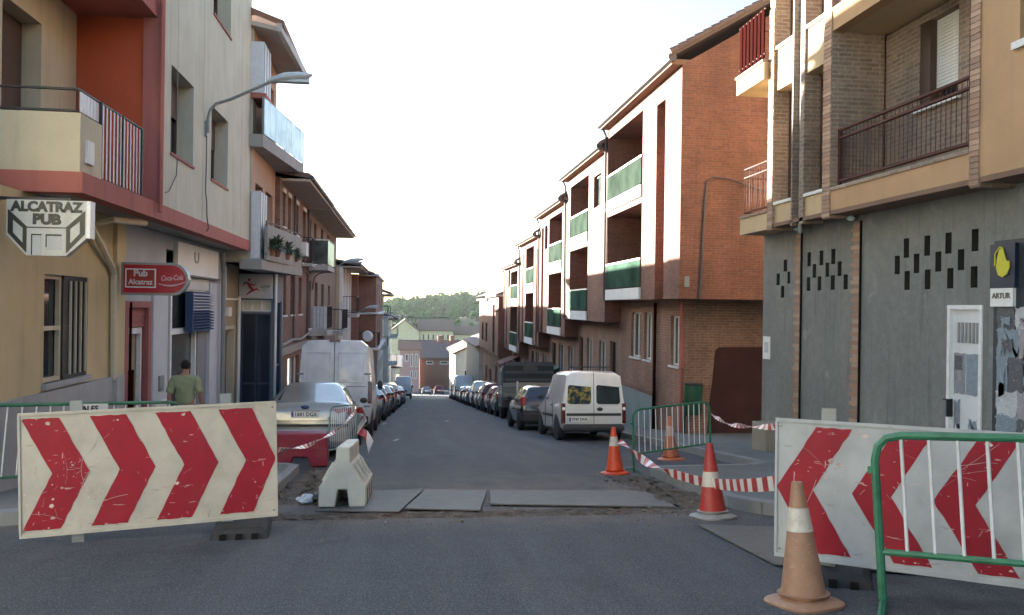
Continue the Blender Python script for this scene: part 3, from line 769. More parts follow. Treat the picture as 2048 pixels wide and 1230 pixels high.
b = MB(); closed_core(b, -5.4, -12, 22.5, 26.35, -3.4, 8.9); b.face([(-4.15, 22.5, 2.5), (-12, 22.5, 2.5), (-12, 22.5, 8.9), (-4.15, 22.5, 8.9)]); b.build('rear_wall', CREAMW, B)
b = MB(); b.prism([(-4.8, 26.36, 2.5), (-4.8, 32.3, 2.5), (-4.8, 32.3, 6.9), (-4.8, 29.6, 6.9), (-4.8, 28.0, 9.3), (-4.8, 27.5, 9.7), (-4.8, 26.36, 9.7)], (-6, 0, 0)); b.build('hidden_shade_wing', CREAMW, B)  # unseen volume added behind the house, outlined to shade the corner apartments
# ------------------------------------------------------------------ terraced houses down the shaded side of the street
def lhouse(name, label, y0, y1, xf, ze, mt, xe, wins, slabs=(), gf=None, pitch=.34, frame=None, roofm=None, depth=9, sillm=None, gutter=None, roof_y=None):
    zg = G(y1)-.5
    H = thing(name, label, 'building', (xf, y0, G(y0)), world=True)
    P = PX(xf, 1); b = MB()
    wall(b, P, y0, y1, zg, ze, [w[:4] for w in wins], .22)
    closed_core(b, xf, xf-depth, y0, y1, zg, ze)
    b.build('wall', mt, H)
    for w in wins:
        window(H, P, w[0], w[1], w[2], w[3], .17, frame or WHITEF, DARKP, w[4] if len(w) > 4 else 1, w[5] if len(w) > 5 else 0, .06, sill=sillm or WHITES)
        if len(w) > 6 and w[6]:
            q = MB(); pbox(q, P, w[0]-.05, w[1]+.05, w[3], w[3]+.14, -.03, .1); q.build('lintel', WHITES, H)
    ry0, ry1 = roof_y or (y0+.02, y1-.02)
    gable_roof(H, xe, 2*(xf-depth/2)-xe, ry0, ry1, ze-.02, pitch, roofm or ROOFT)
    b = MB(); b.box(xe, xf-.02, ry0+.03, ry1-.03, ze-.12, ze-.04); b.build('eave_soffit', SOFFIT, H)
    b = MB(); b.tube([(xe+.05, ry0, ze+.02), (xe+.05, ry1, ze+.02)], .07, 8); b.build('gutter', gutter or CONCL, H)
    for s in slabs:
        a_, b_, zs, xo = s[:4]
        q = MB(); q.box(xf, xo, a_, b_, zs-.2, zs); q.build('balcony_slab', CONCL, H)
        kind = s[4] if len(s) > 4 else 'bars'
        if kind == 'bars':
            railing(H, [(xf+.02, a_+.04), (xo-.04, a_+.04), (xo-.04, b_-.04)], zs+.08, zs+1.0, BLACKM, .16, 'railing')
        elif kind == 'white':
            q = MB(); q.box(xf+.3, xo-.03, a_+.02, a_+.05, zs+.08, zs+.98); w_ = q.build('balcony_panel', LOUV, H)
            for k in range(4):
                c = MB(); xx = xf+.32+k*(xo-xf-.36)/4; c.box(xx, xx+.02, a_-.005, a_+.02, zs+.1, zs+.96); c.build('batten', GREYM, w_)
            railing(H, [(xo-.04, a_+.04), (xo-.04, b_-.04)], zs+.08, zs+1.0, BLACKM, .16, 'railing')
        elif kind == 'glass':
            q = MB(); q.box(xf+.02, xo-.03, a_+.02, a_+.05, zs+.05, zs+.98); q.build('balcony_glass', GREYGL, H)
            q = MB(); q.box(xo-.05, xo-.02, a_+.06, b_, zs+.05, zs+1.0); q.build('balcony_glass', plain('turquoise_panel', (.05, .32, .22), .35), H)
            q = MB(); q.tube([(xf, a_+.03, zs+1.03), (xo-.03, a_+.03, zs+1.03), (xo-.03, b_, zs+1.03)], .025, 6); q.build('hand_rail', WHITES, H)
    return H
C_ = lhouse('brick_house', 'low brick house with small white-silled windows and wide dark eave past the balconies', 26.4, 33.7, -4.0, 5.4, brick('rose_brick', (.25, .13, .09), (.19, .095, .065), (.22, .16, .125)), -3.1,
    [(26.95, 27.5, 3.9, 5.0, 0, 0, 1), (28.1, 28.75, 3.9, 5.0, 0, 0, 1), (30.0, 30.7, 3.9, 5.0, 0, 0, 1), (32.0, 32.9, 3.0, 5.0, 1, 1, 1),
     (27.0, 27.9, 1.05, 2.4), (28.9, 29.8, 1.05, 2.4), (31.0, 31.9, 1.05, 2.4), (28.4, 31.4, -2.1, -.45, 2, 0)], gutter=FASCIA, pitch=.14)
for yy in (29.4, 33.4):
    b = MB(); b.tube([(-3.94, yy, 5.2), (-3.94, yy, .1)], .04, 6); b.build('downpipe', FASCIA, C_)
b = MB(); b.tube([(-3.95, 26.5, 2.75), (-3.92, 29, 2.66), (-3.95, 31.2, 2.75), (-3.92, 33.6, 2.62)], .025, 5); b.build('wall_cable', FASCIA, C_)
b = MB(); b.box(-4.0, -3.62, 31.95, 32.95, 2.86, 2.98); b.build('balcony_slab', CONCL, C_)
railing(C_, [(-3.98, 31.97), (-3.64, 31.97), (-3.64, 32.93), (-3.98, 32.93)], 3.05, 3.95, BLACKM, .13, 'railing')
b = MB(); b.box(-3.99, -3.72, 30.85, 31.55, 3.2, 3.7); b.build('air_unit', WHITES, C_)
b = MB(); b.box(-4.0, -3.9, 26.5, 33.6, -.25, .02); b.tube([(-3.92, 26.6, .1), (-3.85, 28.5, .2), (-3.9, 31, .12), (-3.85, 33.6, .3)], .05, 6); b.tube([(-3.93, 26.6, .2), (-3.93, 26.5, -.8), (-3.93, 26.52, -2.5)], .04, 6)
b.build('ledge', CONC, C_)
D_ = lhouse('terraced_house', 'brown terraced house with turquoise balcony side and white panelled lower balcony', 33.75, 48.0, -4.1, 5.36, stucco('brown_render', (.225, .155, .115), streak=.5), -3.1,
    [(34.6, 35.6, 3.05, 5.0, 1, 0), (36.6, 37.6, 3.2, 5.0, 1, 0), (39.5, 40.6, 3.4, 5.0), (42.5, 43.6, 3.4, 5.0),
     (34.6, 35.8, .4, 2.4, 1, 0), (37.2, 38.4, .8, 2.4), (40, 41.2, .8, 2.4), (43.3, 44.5, .8, 2.4), (36, 37.2, -3.0, -.6, 0, 0)],
    [(33.8, 36.6, 3.0, -3.2, 'glass'), (33.8, 36.2, .35, -3.2, 'white'), (38.5, 42, .2, -2.95, 'bars')], frame=BROWNF, pitch=.14)
D2 = lhouse('ochre_house', 'pale ochre house set behind pillars with a flat grey roof edge', 48.05, 57, -3.9, 3.7, stucco('ochre_render', (.50, .40, .27), streak=.2), -2.7,
    [(48.6, 49.4, 1.3, 3.1, 1), (50.5, 51.5, 1.3, 3.1, 1), (53.5, 54.6, 1.3, 3.1), (48.6, 49.4, -1.4, .3), (50.6, 51.6, -1.4, .3), (53.6, 54.6, -1.4, .3), (51, 52.4, -5, -2.6)],
    [(48.2, 51, .9, -2.9, 'bars')], roofm=ROOFT, pitch=.16)
for k in range(4):
    q = MB(); q.box(-3.9, -3.72, 48.1+k*2.3, 48.4+k*2.3, -4.6, 3.6); q.build('pilaster', WHITES, D2)
E_ = lhouse('bay_house', 'dark red brick house whose upper bay and white cornice stand out over the pavement', 57.05, 74, -3.4, 3.55, BRICKD, -2.3,
    [(60, 61, -4, -2.2), (64, 65.5, -5, -2.6), (68, 69, -5, -2.8)], frame=WHITEF, roofm=ROOFT)
PE = PX(-2.2, 1); b = MB()
wins = [(60.5, 61.6, 1.3, 3.0), (64.5, 65.8, 1.3, 3.0), (69, 70.5, 1.2, 3.0), (60.8, 61.8, -1.0, .5), (65, 66, -1.0, .5), (70, 71, -1.2, .4)]
wall(b, PE, 58.3, 73.8, -1.5, 3.5, wins, .2)
b.box(-3.39, -2.2, 58.28, 58.32, -1.5, 3.5); b.box(-3.39, -2.2, 58.3, 73.8, -1.55, -1.5); b.box(-3.39, -2.2, 73.78, 73.8, -1.5, 3.5)
b.build('upper_bay', BRICKD, E_)
for w in wins: window(E_, PE, *w[:4], .15, WHITEF, DARKP, 1, 0, .06)
b = MB(); b.box(-3.41, -2.05, 58.1, 73.9, 3.5, 3.66); b.build('cornice', WHITEP, E_)
b = MB(); b.box(-3.41, -2.0, 58.1, 73.9, .78, .92); b.build('white_band', WHITEP, E_)
b = MB(); b.box(-3.41, -1.9, 58.0, 73.9, -1.7, -1.55); b.build('white_band', WHITEP, E_)
railing(E_, [(-3.4, 58.15), (-2.05, 58.15), (-2.05, 63)], -1.5, -.5, BLACKM, .25, 'railing')
b = MB(); b.lathe([(.02, -.06), (.30, -.05), (.38, .03), (.40, .06), (.30, 0), (.05, -.03)], 14, (-2.75, 57.95, -.75), axis='y'); b.tube([(-2.75, 57.98, -.75), (-2.75, 58.2, -1.0)], .03, 6)
o = b.build('satellite_dish', WHITEP, smooth=True, loc=(-2.75, 58, -.75)); tagset(o, 'pale satellite dish fixed to the balcony of the red brick bay house', 'dish')
F_ = lhouse('tall_narrow_house', 'cream and grey terraced house with stacked white balconies far down the shaded side', 74.05, 92, -2.6, 2.5, stucco('grey_cream', (.42, .39, .33)), -1.5,
    [(75.5+i*3.1, 76.7+i*3.1, z, z+1.5) for z in (.6, -2.2, -5.2) for i in range(5)],
    [(75, 79, .4, -1.75, 'bars'), (75, 79, -2.4, -1.75, 'bars'), (83, 88, .3, -1.7, 'bars')])
F2 = lhouse('pale_house', 'pale house with projecting white balconies where the street ends', 92.05, 112, -2.1, -.1, stucco('pale_wall', (.46, .44, .40)), -1.0,
    [(93.5+i*3.3, 94.8+i*3.3, z, z+1.5) for z in (-2.0, -5.0, -8.0) for i in range(5)],
    [(93, 97, -2.1, -1.1, 'bars'), (93, 98, -5.1, -1.1, 'bars'), (102, 107, -2.2, -1.1, 'bars')])
F3 = lhouse('end_house', 'grey plastered house at the foot of the shaded terrace', 112.05, 138, -1.8, -7.0, stucco('grey_plaster', (.36, .35, .34)), -.7,
    [(114+i*4, 115.4+i*4, z, z+1.6) for z in (-9.2, -12.2) for i in range(6)], [(113, 119, -9.4, -.8, 'bars')], pitch=.15)
# plants in front of the lower balcony of B
def plant(label, x, y, z, s, n=130):
    t = thing('pot_plant', label, 'plant', (x, y, z), group='plants hung along the grey balcony')
    b = MB(); b.lathe([(.09*s, 0), (.13*s, .2*s), (.12*s, .2*s)], 10); b.build('pot', TERRA, t)
    b = MB()
    for _ in range(n):
        a = random.random()*6.28; e = random.uniform(-.35, 1.3); L = random.uniform(.14, .42)*s
        d = Vector((math.cos(a)*math.cos(e), math.sin(a)*math.cos(e), math.sin(e)))
        w = d.cross(Vector((0, 0, 1))).normalized()*.035*s
        p0 = Vector((0, 0, .2*s))+d*.06; p1 = p0+d*L*.6+Vector((0, 0, .02)); p2 = p0+d*L-Vector((0, 0, .06*s))
        b.face([p0-w*.3, p1-w, p2, p1+w, p0+w*.3])
    b.build('leaves', LEAF, t, fix=False)
for i, (tt, s) in enumerate(((.08, .95), (.22, 1.15), (.52, 1.0), (.80, .8))):
    plant(('bushy plant at the near corner of the grey balcony', 'large spiky plant hanging over the grey balcony parapet', 'round plant halfway along the grey balcony', 'small plant at the far end of the grey balcony')[i],
          -3.74+.36*tt, 22.6+4.2*tt, 2.72, s)

# ------------------------------------------------------------------ grey and buff corner building (R1)
R1 = thing('corner_apartments', 'buff brick apartment block over a windowless grey ground floor with patterned slits', 'building', (7.6, 11, G(11)), world=True)
PG = PX(7.6, -1)
slits = []
def slit(y, z, w, h): slits.append((y-w/2, y+w/2, z-h/2, z+h/2, .22, True))
for y in (11.75, 11.24, 10.76, 10.21): slit(y, 2.40, .135, .30)
for y in (11.98, 11.49, 10.98, 10.49): slit(y, 2.15, .135, .29)
for y in (11.72, 11.22, 10.71, 10.22): slit(y, 1.90, .135, .29)
for y in (14.83, 14.36, 13.93): slit(y, 2.40, .14, .27)
for y in (14.62, 14.14, 13.71): slit(y, 2.17, .13, .26)
for y in (14.84, 14.42, 13.94, 13.50): slit(y, 1.93, .14, .26)
slit(15.82, 2.33, .15, .24); slit(16.14, 2.06, .15, .24); slit(15.66, 2.08, .12, .24); slit(15.93, 1.80, .15, .24)
b = MB()
wall(b, PG, -14, 16.85, -2.6, 3.05, slits+[(10.03, 10.74, -.95, 1.52, .1)], .22, mr=1)
b.face([(7.6, 16.85, -2.6), (16, 16.85, -2.6), (16, 16.85, 3.05), (7.6, 16.85, 3.05)]); b.face([(7.1, -14, -2.6), (16, -14, -2.6), (16, -14, 10.5), (7.1, -14, 10.5)])
b.face([(16, -14, -2.6), (16, 16.85, -2.6), (16, 16.85, 10.5), (16, -14, 10.5)])
DARKIN = plain('dark_recess', (.014, .013, .012), .9, spec=.1)  # near-black colour standing in for the shade inside openings
b.build('ground_wall', [GREYW, stucco('slit_jamb_shade', (.035, .034, .031), streak=0)], R1)  # cement jambs coloured dark, the shade of the slits painted on
for s in slits:
    q = MB(); pbox(q, PG, s[0]+.003, s[1]-.003, s[2]+.003, s[3]-.003, .12, .16); q.build('vent_opening', DARKIN, R1)
# toothed brick strips, every brick laid singly
BM = {}
BRK = [stucco('brick_a', (.36, .22, .15), streak=0, fine=40), stucco('brick_b', (.43, .29, .20), streak=0, fine=40), stucco('brick_c', (.30, .19, .135), streak=0, fine=40)]
def bricks(par, x, y0, y1, za, zb, proud=.02, h=.074, tooth=0):
    n = int((zb-za)/h)
    for i in range(n):
        o_ = (tooth if i % 2 else 0)
        key = (round(y1-y0+o_, 3), proud)
        k3 = key+(random.randrange(3),)
        if k3 not in BM:
            m_ = MB(); L = y1-y0+o_; m_.box(-proud, .06, -L/2, L/2, -h/2+.004, h/2-.004)
            o = m_.build('brick', BRK[k3[2]]); BM[k3] = o
        else:
            o = BM[k3].copy(); COL.objects.link(o)
        o.parent = par
        o.location = Vector((x+random.uniform(-.003, .003), (y0+y1+o_)/2, za+(i+.5)*h)) - ORG[par.name]
for yy, lab in ((15.12, 'brick strip near the far corner'), (13.02, 'brick strip in the middle of the grey wall')):
    b = MB(); b.box(7.585, 7.7, yy, yy+.2, -1.9, 2.95); p_ = b.build('brick_strip', CONC, R1)
    bricks(p_, 7.585, yy+.0, yy+.19, -1.75, 2.95, .02, .074, .07)
    b = MB(); b.box(7.565, 7.6, yy-.03, yy-.005, -1.9, 2.95); b.build('strip_shadow_joint', DARKIN, p_)  # solid dark strip drawn in as the shadow line beside the bricks
# white door with torn posters
b = MB(); pbox(b, PG, 10.03, 10.09, -1.2, 1.52, -.02, .1); pbox(b, PG, 10.68, 10.74, -1.2, 1.52, -.02, .1); pbox(b, PG, 10.09, 10.68, 1.46, 1.52, -.02, .1)
df = b.build('door_frame', WHITEF, R1)
b = MB(); pbox(b, PG, 10.09, 10.68, -1.2, 1.46, .03, .07); dr = b.build('door', stucco('door_white', (.66, .68, .68), streak=.1), R1)
for i in range(6):
    c = MB(); pbox(c, PG, 10.15+i*.075, 10.19+i*.075, 1.0, 1.28, .015, .035); c.build('louvre', GALV, dr)
PAPER = [scratched('poster_%s' % w_, c_, u_, .9, .7, 4) for w_, c_, u_ in (('grey', (.25, .27, .29), (.6, .6, .6)), ('mauve', (.33, .29, .31), (.65, .63, .62)), ('pale', (.5, .51, .51), (.2, .2, .22)), ('blue', (.22, .27, .31), (.6, .6, .6)), ('dark', (.10, .10, .11), (.5, .5, .48)))]
def paper(par, P, a, b_, c, d, w, mt, ragged=.03, name='poster'):
    n = 7; pts = []
    for i in range(n): pts.append((a+(b_-a)*i/n, c+random.uniform(0, ragged)*3*(d-c)))
    for i in range(n): pts.append((b_-random.uniform(0, ragged)*(b_-a), c+(d-c)*i/n))
    for i in range(n): pts.append((b_-(b_-a)*i/n, d-random.uniform(0, ragged)*(d-c)))
    for i in range(n): pts.append((a+random.uniform(0, ragged)*(b_-a), d-(d-c)*i/n))
    q = MB(); q.prism([P(u, v, w) for u, v in pts], P(0, 0, 1)*.0025-P(0, 0, 0)*.0025)
    return q.build(name, mt, par)
paper(dr, PG, 10.40, 10.64, .26, .86, .024, PAPER[0]); paper(dr, PG, 10.14, 10.39, .28, .86, .024, PAPER[3])
paper(dr, PG, 10.50, 10.64, -.32, .22, .024, PAPER[0], .12); paper(dr, PG, 10.15, 10.34, -.34, -.02, .024, PAPER[3], .15)
paper(dr, PG, 10.46, 10.62, .60, .82, .019, PAPER[4]); paper(dr, PG, 10.47, 10.56, .46, .62, .018, PAPER[1])
b = MB(); pbox(b, PG, 10.66, 10.685, -.05, .2, -.06, .03); pbox(b, PG, 10.62, 10.74, .18, .2, -.07, -.04); b.build('door_handle', BLACKM, dr)
b = MB(); pbox(b, PG, 16.45, 16.78, .38, .86, -.02, -.002); o = b.build('notice_plate', WHITEP, loc=(7.6, 16.6, .6)); tagset(o, 'white notice plate on the far end of the grey wall', 'notice')
b = MB(); pbox(b, PG, 16.52, 16.7, .52, .74, -.024, -.02); q = b.build('notice_print', plain('faded_print', (.45, .47, .50), .6)); q.parent = o; q.location = -Vector((7.6, 16.6, .6))
# dark poster hoarding with yellow emblem sign
HD = thing('poster_hoarding', 'dark shopfront hoarding plastered with torn posters beside the white door', 'hoarding', (7.6, 9.2, -.9), world=True)
b = MB(); pbox(b, PG, 6.2, 9.8, -1.4, 2.35, -.03, -.001); b.build('panel', plain('hoarding_dark', (.030, .036, .042), .55, var=.3), HD)
rs = random.Random(5)
for j, (c, d) in enumerate(((1.15, 1.50), (.78, 1.22), (.25, .85), (-.02, .42), (-.55, .12))):
    u = 9.74
    while u > 7.2:
        w_ = rs.uniform(.2, .42)
        paper(HD, PG, u-w_, u, c-rs.uniform(0, .1), d+rs.uniform(0, .06), -.034-.002*j-.001*rs.random(), PAPER[rs.randrange(5)], .10)
        if rs.random() < .6: paper(HD, PG, u-w_*.8, u-w_*.25, c+.08, d-.12, -.05-.001*j, PAPER[rs.randrange(5)], .2)
        u -= w_*.93
SG = thing('emblem_sign', 'dark blue sign with a yellow emblem above the torn posters', 'sign', (7.55, 9.6, 2.0), world=True)
b = MB(); pbox(b, PG, 9.36, 9.80, 1.74, 2.30, -.09, -.035); b.build('panel', plain('sign_navy', (.012, .02, .045), .4), SG)
YEL = plain('emblem_yellow', (.55, .50, .02), .5)
em = [(-.06, .2), (.0, .22), (.03, .14), (.07, .03), (.12, .03), (.13, -.06), (.08, -.16), (.0, -.2), (-.08, -.16), (-.12, -.06), (-.1, .08)]
b = MB(); b.prism([PG(9.56-u*.95, 2.05+v*.9, -.105) for u, v in em], (.013, 0, 0)); b.build('emblem', YEL, SG)
b = MB(); b.tube([PG(9.56+.14, 2.02, -.1), PG(9.56+.13, 2.18, -.1), PG(9.56+.05, 2.26, -.1), PG(9.56-.0, 2.24, -.1)], .010, 5); b.build('emblem_line', YEL, SG)
SG2 = thing('name_plate', 'small white name plate hanging under the yellow emblem sign', 'sign', (7.55, 9.6, 1.6), world=True)
b = MB(); pbox(b, PG, 9.40, 9.80, 1.50, 1.735, -.08, -.035); b.build('plate', WHITEP, SG2)
text_part('ARTUR', .10, plain('brown_print', (.16, .13, .10), .6), SG2, PG(9.60, 1.635, -.085), (math.pi/2, 0, -math.pi/2), bold=.002)
# upper storeys
PU = PX(7.1, -1)
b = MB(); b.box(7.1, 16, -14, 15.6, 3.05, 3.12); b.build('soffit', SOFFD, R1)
b = MB()
wall(b, PU, -14, 9.47, 3.121, 10.5, [(7.7, 8.82, 4.62, 5.95), (7.7, 8.82, 7.7, 9.0)], .3)
b.build('tan_wall', TAN, R1)
for c_ in (4.62, 7.7):
    window(R1, PU, 7.7, 8.82, c_, c_+1.3, .25, BROWNF, DARKP, 1); q = MB(); pbox(q, PU, 7.62, 8.9, c_-.09, c_-.003, -.05, .24); q.build('sill', WHITES, R1)
PB_ = PX(8.1, -1)
for fl in (3.05, 6.10):
    b = MB(); b.box(7.1, 7.32, 9.65, 13.14, fl+.07, fl+.40); b.build('balcony_fascia', TAN, R1)
    b = MB(); b.box(7.08, 7.34, 9.66, 13.13, fl+.40, fl+.46); b.build('brick_coping', BRICKB, R1)
    b = MB(); b.box(7.32, 8.4, 9.65, 13.14, fl+.07, fl+.2); b.build('balcony_floor', TANL, R1)
    # slots: cream panel under each tall dark window
    for (a_, c_) in ((14.60, 15.36), (13.40, 14.12)):
        b = MB(); b.box(7.14, 7.5, a_, c_, fl+.07, fl+.43); b.build('spandrel', TANL, R1)
        if fl > 5: b = MB(); b.box(7.14, 7.5, a_, c_, fl-.37, fl+.07); b.build('spandrel', TANL, R1)
        b = MB(); b.box(7.10, 7.5, a_+.005, c_-.005, fl+.432, fl+.49); b.build('sill', WHITES, R1)
        window(R1, PX(7.42, -1), a_+.01, c_-.01, fl+.5, fl+2.66, .03, BROWNF, DARKP, 0, 0, .07)
    b = MB(); wall(b, PB_, 9.4, 13.2, fl+.19, fl+3.1, [(11.3, 12.25, fl+1.62, fl+2.98, .26)], .26); b.build('balcony_back_wall', BRICKB, R1)
    b = MB(); pbox(b, PB_, 12.0, 12.25, fl+1.62, fl+2.98, .02, .25); b.build('shutter_box_side', BROWNF, R1)
    w_ = window(R1, PB_, 11.3, 12.0, fl+1.62, fl+2.98, .22, BROWNF, DARKP, 0)
    sh = MB(); pbox(sh, PB_, 11.34, 12.02, fl+1.9, fl+2.98, .17, .19); sho = sh.build('roller_shutter', WHITEF, R1)
    first = None
    for i in range(20):
        if first is None:
            c = MB(); pbox(c, PB_, 11.34, 12.02, fl+1.9, fl+1.945, .135, .168); first = c.build('slat', WHITEP, sho)
        else:
            d = first.copy(); COL.objects.link(d); d.parent = sho; d.location = (0, 0, i*.054)
    b = MB(); pbox(b, PB_, 11.2, 12.3, fl+1.55, fl+1.62, -.08, .2); b.build('sill', WHITES, R1)
    railing(R1, [(7.2, 13.05), (7.2, 9.75)], fl+.56, fl+1.42, RAILB, .105, 'balcony_railing', .03, .006, fl+1.28)
    b = MB(); b.box(7.17, 7.26, 9.7, 9.79, fl+.4, fl+3.1); b.build('post', RAILB, R1); b = MB(); b.box(7.18, 7.22, 13.0, 13.06, fl+.46, fl+1.42); b.build('post', RAILB, R1)
# brick fins
for (a_, c_, dp, nm) in ((15.36, 15.585, .5, 1), (14.55, 14.60, .4, 0), (14.12, 14.26, .4, 0), (13.14, 13.40, .95, 1), (9.47, 9.65, .95, 1)):
    b = MB(); b.box(7.10, 7.1+dp, a_, c_, 3.0, 10.5); f_ = b.build('brick_fin', BRICKB, R1)
    if nm: bricks(f_, 7.10, a_+.002, c_-.002, 3.02, 7.46)
b = MB(); b.box(7.42, 16, 14.26, 14.55, 3.05, 10.5); b.build('recess_wall', BRICKB, R1)
b = MB(); b.tube([(7.2, 14.4, 2.85), (7.2, 14.4, 10.5)], .04, 8); b.build('downpipe', GREYM, R1)
b = MB(); b.box(7.44, 16, 13.4, 16.3, 3.12, 10.5); b.box(8.37, 16, 9.4, 13.4, 3.12, 10.5); b.build('core_wall', TANL, R1)
b = MB(); b.box(7.1, 16, -14, 16.4, 9.0, 9.3); b.build('upper_slab', TANL, R1)
# corner balconies at the far end
for fl, x0 in ((3.05, 7.1), (6.05, 6.98)):
    b = MB(); b.box(x0, 8.6, 15.59, 16.95, fl-.02, fl+.32); b.build('corner_slab', TANL, R1)
    b = MB(); b.box(x0-.03, 8.6, 15.59, 16.98, fl+.321, fl+.37); b.build('brick_coping', BRICKB, R1)
    if fl < 5:
        railing(R1, [(7.16, 15.62), (7.16, 16.88), (8.5, 16.88)], fl+.45, fl+1.38, RAILB, .12, 'corner_railing', .018, .005, fl+1.2)
    else:
        b = MB(); b.tube([(7.02, 15.62, fl+.5), (7.02, 16.9, fl+.5), (8.5, 16.9, fl+.5)], .02, 6); b.build('bottom_rail', RAILB, R1); b = MB(); b.tube([(7.02, 15.62, fl+1.4), (7.02, 16.9, fl+1.4), (8.5, 16.9, fl+1.4)], .02, 6)
        rr = b.build('corner_railing', RAILB, R1)
        for i in range(7):
            c = MB(); c.box(7.0, 7.03, 15.66+i*.18, 15.78+i*.18, fl+.42, fl+1.42+.0*i); c.build('board', REDMET, rr)
for yy in (14.97, 13.04):
    q = MB(); q.ball((7.42, yy, 2.99), .075, .075, .05, 10, 6); o = q.build('bulkhead_lamp', PLEXI, loc=(7.42, yy, 3.0), smooth=True)
    tagset(o, 'round unlit lamp under the overhang above the %s brick strip' % ('far' if yy > 14 else 'middle'), 'lamp', 'round lamps under the overhang')
b = MB(); b.box(7.06, 16, -14, 16.4, 10.5, 10.7); b.build('roof', ROOFT, R1)
b = MB(); b.prism([(7.1, 15.55, 0), (7.7, 15.55, 0), (7.7, 16.3, 0), (7.12, 16.25, 0)], (0, 0, .70)); b.xf(Matrix.Translation((0, 0, -1.58)))
o = b.build('stone_ledge', BEIGE, bevel=.02, loc=(7.3, 16.3, -1.5)); tagset(o, 'beige stained stone ledge at the foot of the grey wall', 'ledge')

# unseen block added across the junction, behind the viewer, to cut the skylight
OB = thing('added_corner_block', 'unseen rendered four storey block added across the junction to cut skylight', 'building', (-6, -4, 0), world=True)
b = MB(); wall(b, PX(-6.0, 1), -34, -4, -1, 11.5, [(-32+k*4, -30.6+k*4, z, z+1.6) for z in (.6, 4.2, 7.4) for k in range(7)], .25); closed_core(b, -6, -20, -34, -4, -1, 11.5); b.build('wall', CREAMW, OB)
for z in (.6, 4.2, 7.4):
    for k in range(7): window(OB, PX(-6.0, 1), -32+k*4, -30.6+k*4, z, z+1.6, .2, BROWNF, DARKP, 1)
gable_roof(OB, -5.3, -20.7, -34.3, -3.7, 11.5, .3, ROOFR)
# ------------------------------------------------------------------ stepped brick houses (R2)
YS = [20.6, 28.7, 36.2, 43.6, 51.2, 59.3]
TOP = [7.78, 7.05, 6.15, 5.2, 4.1]
BOT = [1.69, .92, .12, -.7, -1.5]
LAB = ['brick house with a bare side wall by the alley, tallest of the stepped terrace', 'second stepped brick house from the alley, lit window above its shadow line',
       'middle house of the stepped brick terrace with green glass balconies', 'fourth stepped brick house from the alley, two tall slots in its front', 'lowest house at the far end of the stepped brick terrace']
SLOT = [[(21.95, 22.75)], [], [(42.2, 42.9)], [(44.1, 44.6), (49.6, 50.1)], [(57.6, 58.2)]]
BAY = [(24.15, 28.45), (31.6, 35.2), (37.1, 40.6), (45.5, 48.6), (52.3, 55.8)]
WIN = [[], [(29.5, 30.7)], [(41.0, 41.9)], [], [(56.2, 57.2)]]
P7 = PX(7.0, -1); P76 = PX(7.6, -1)
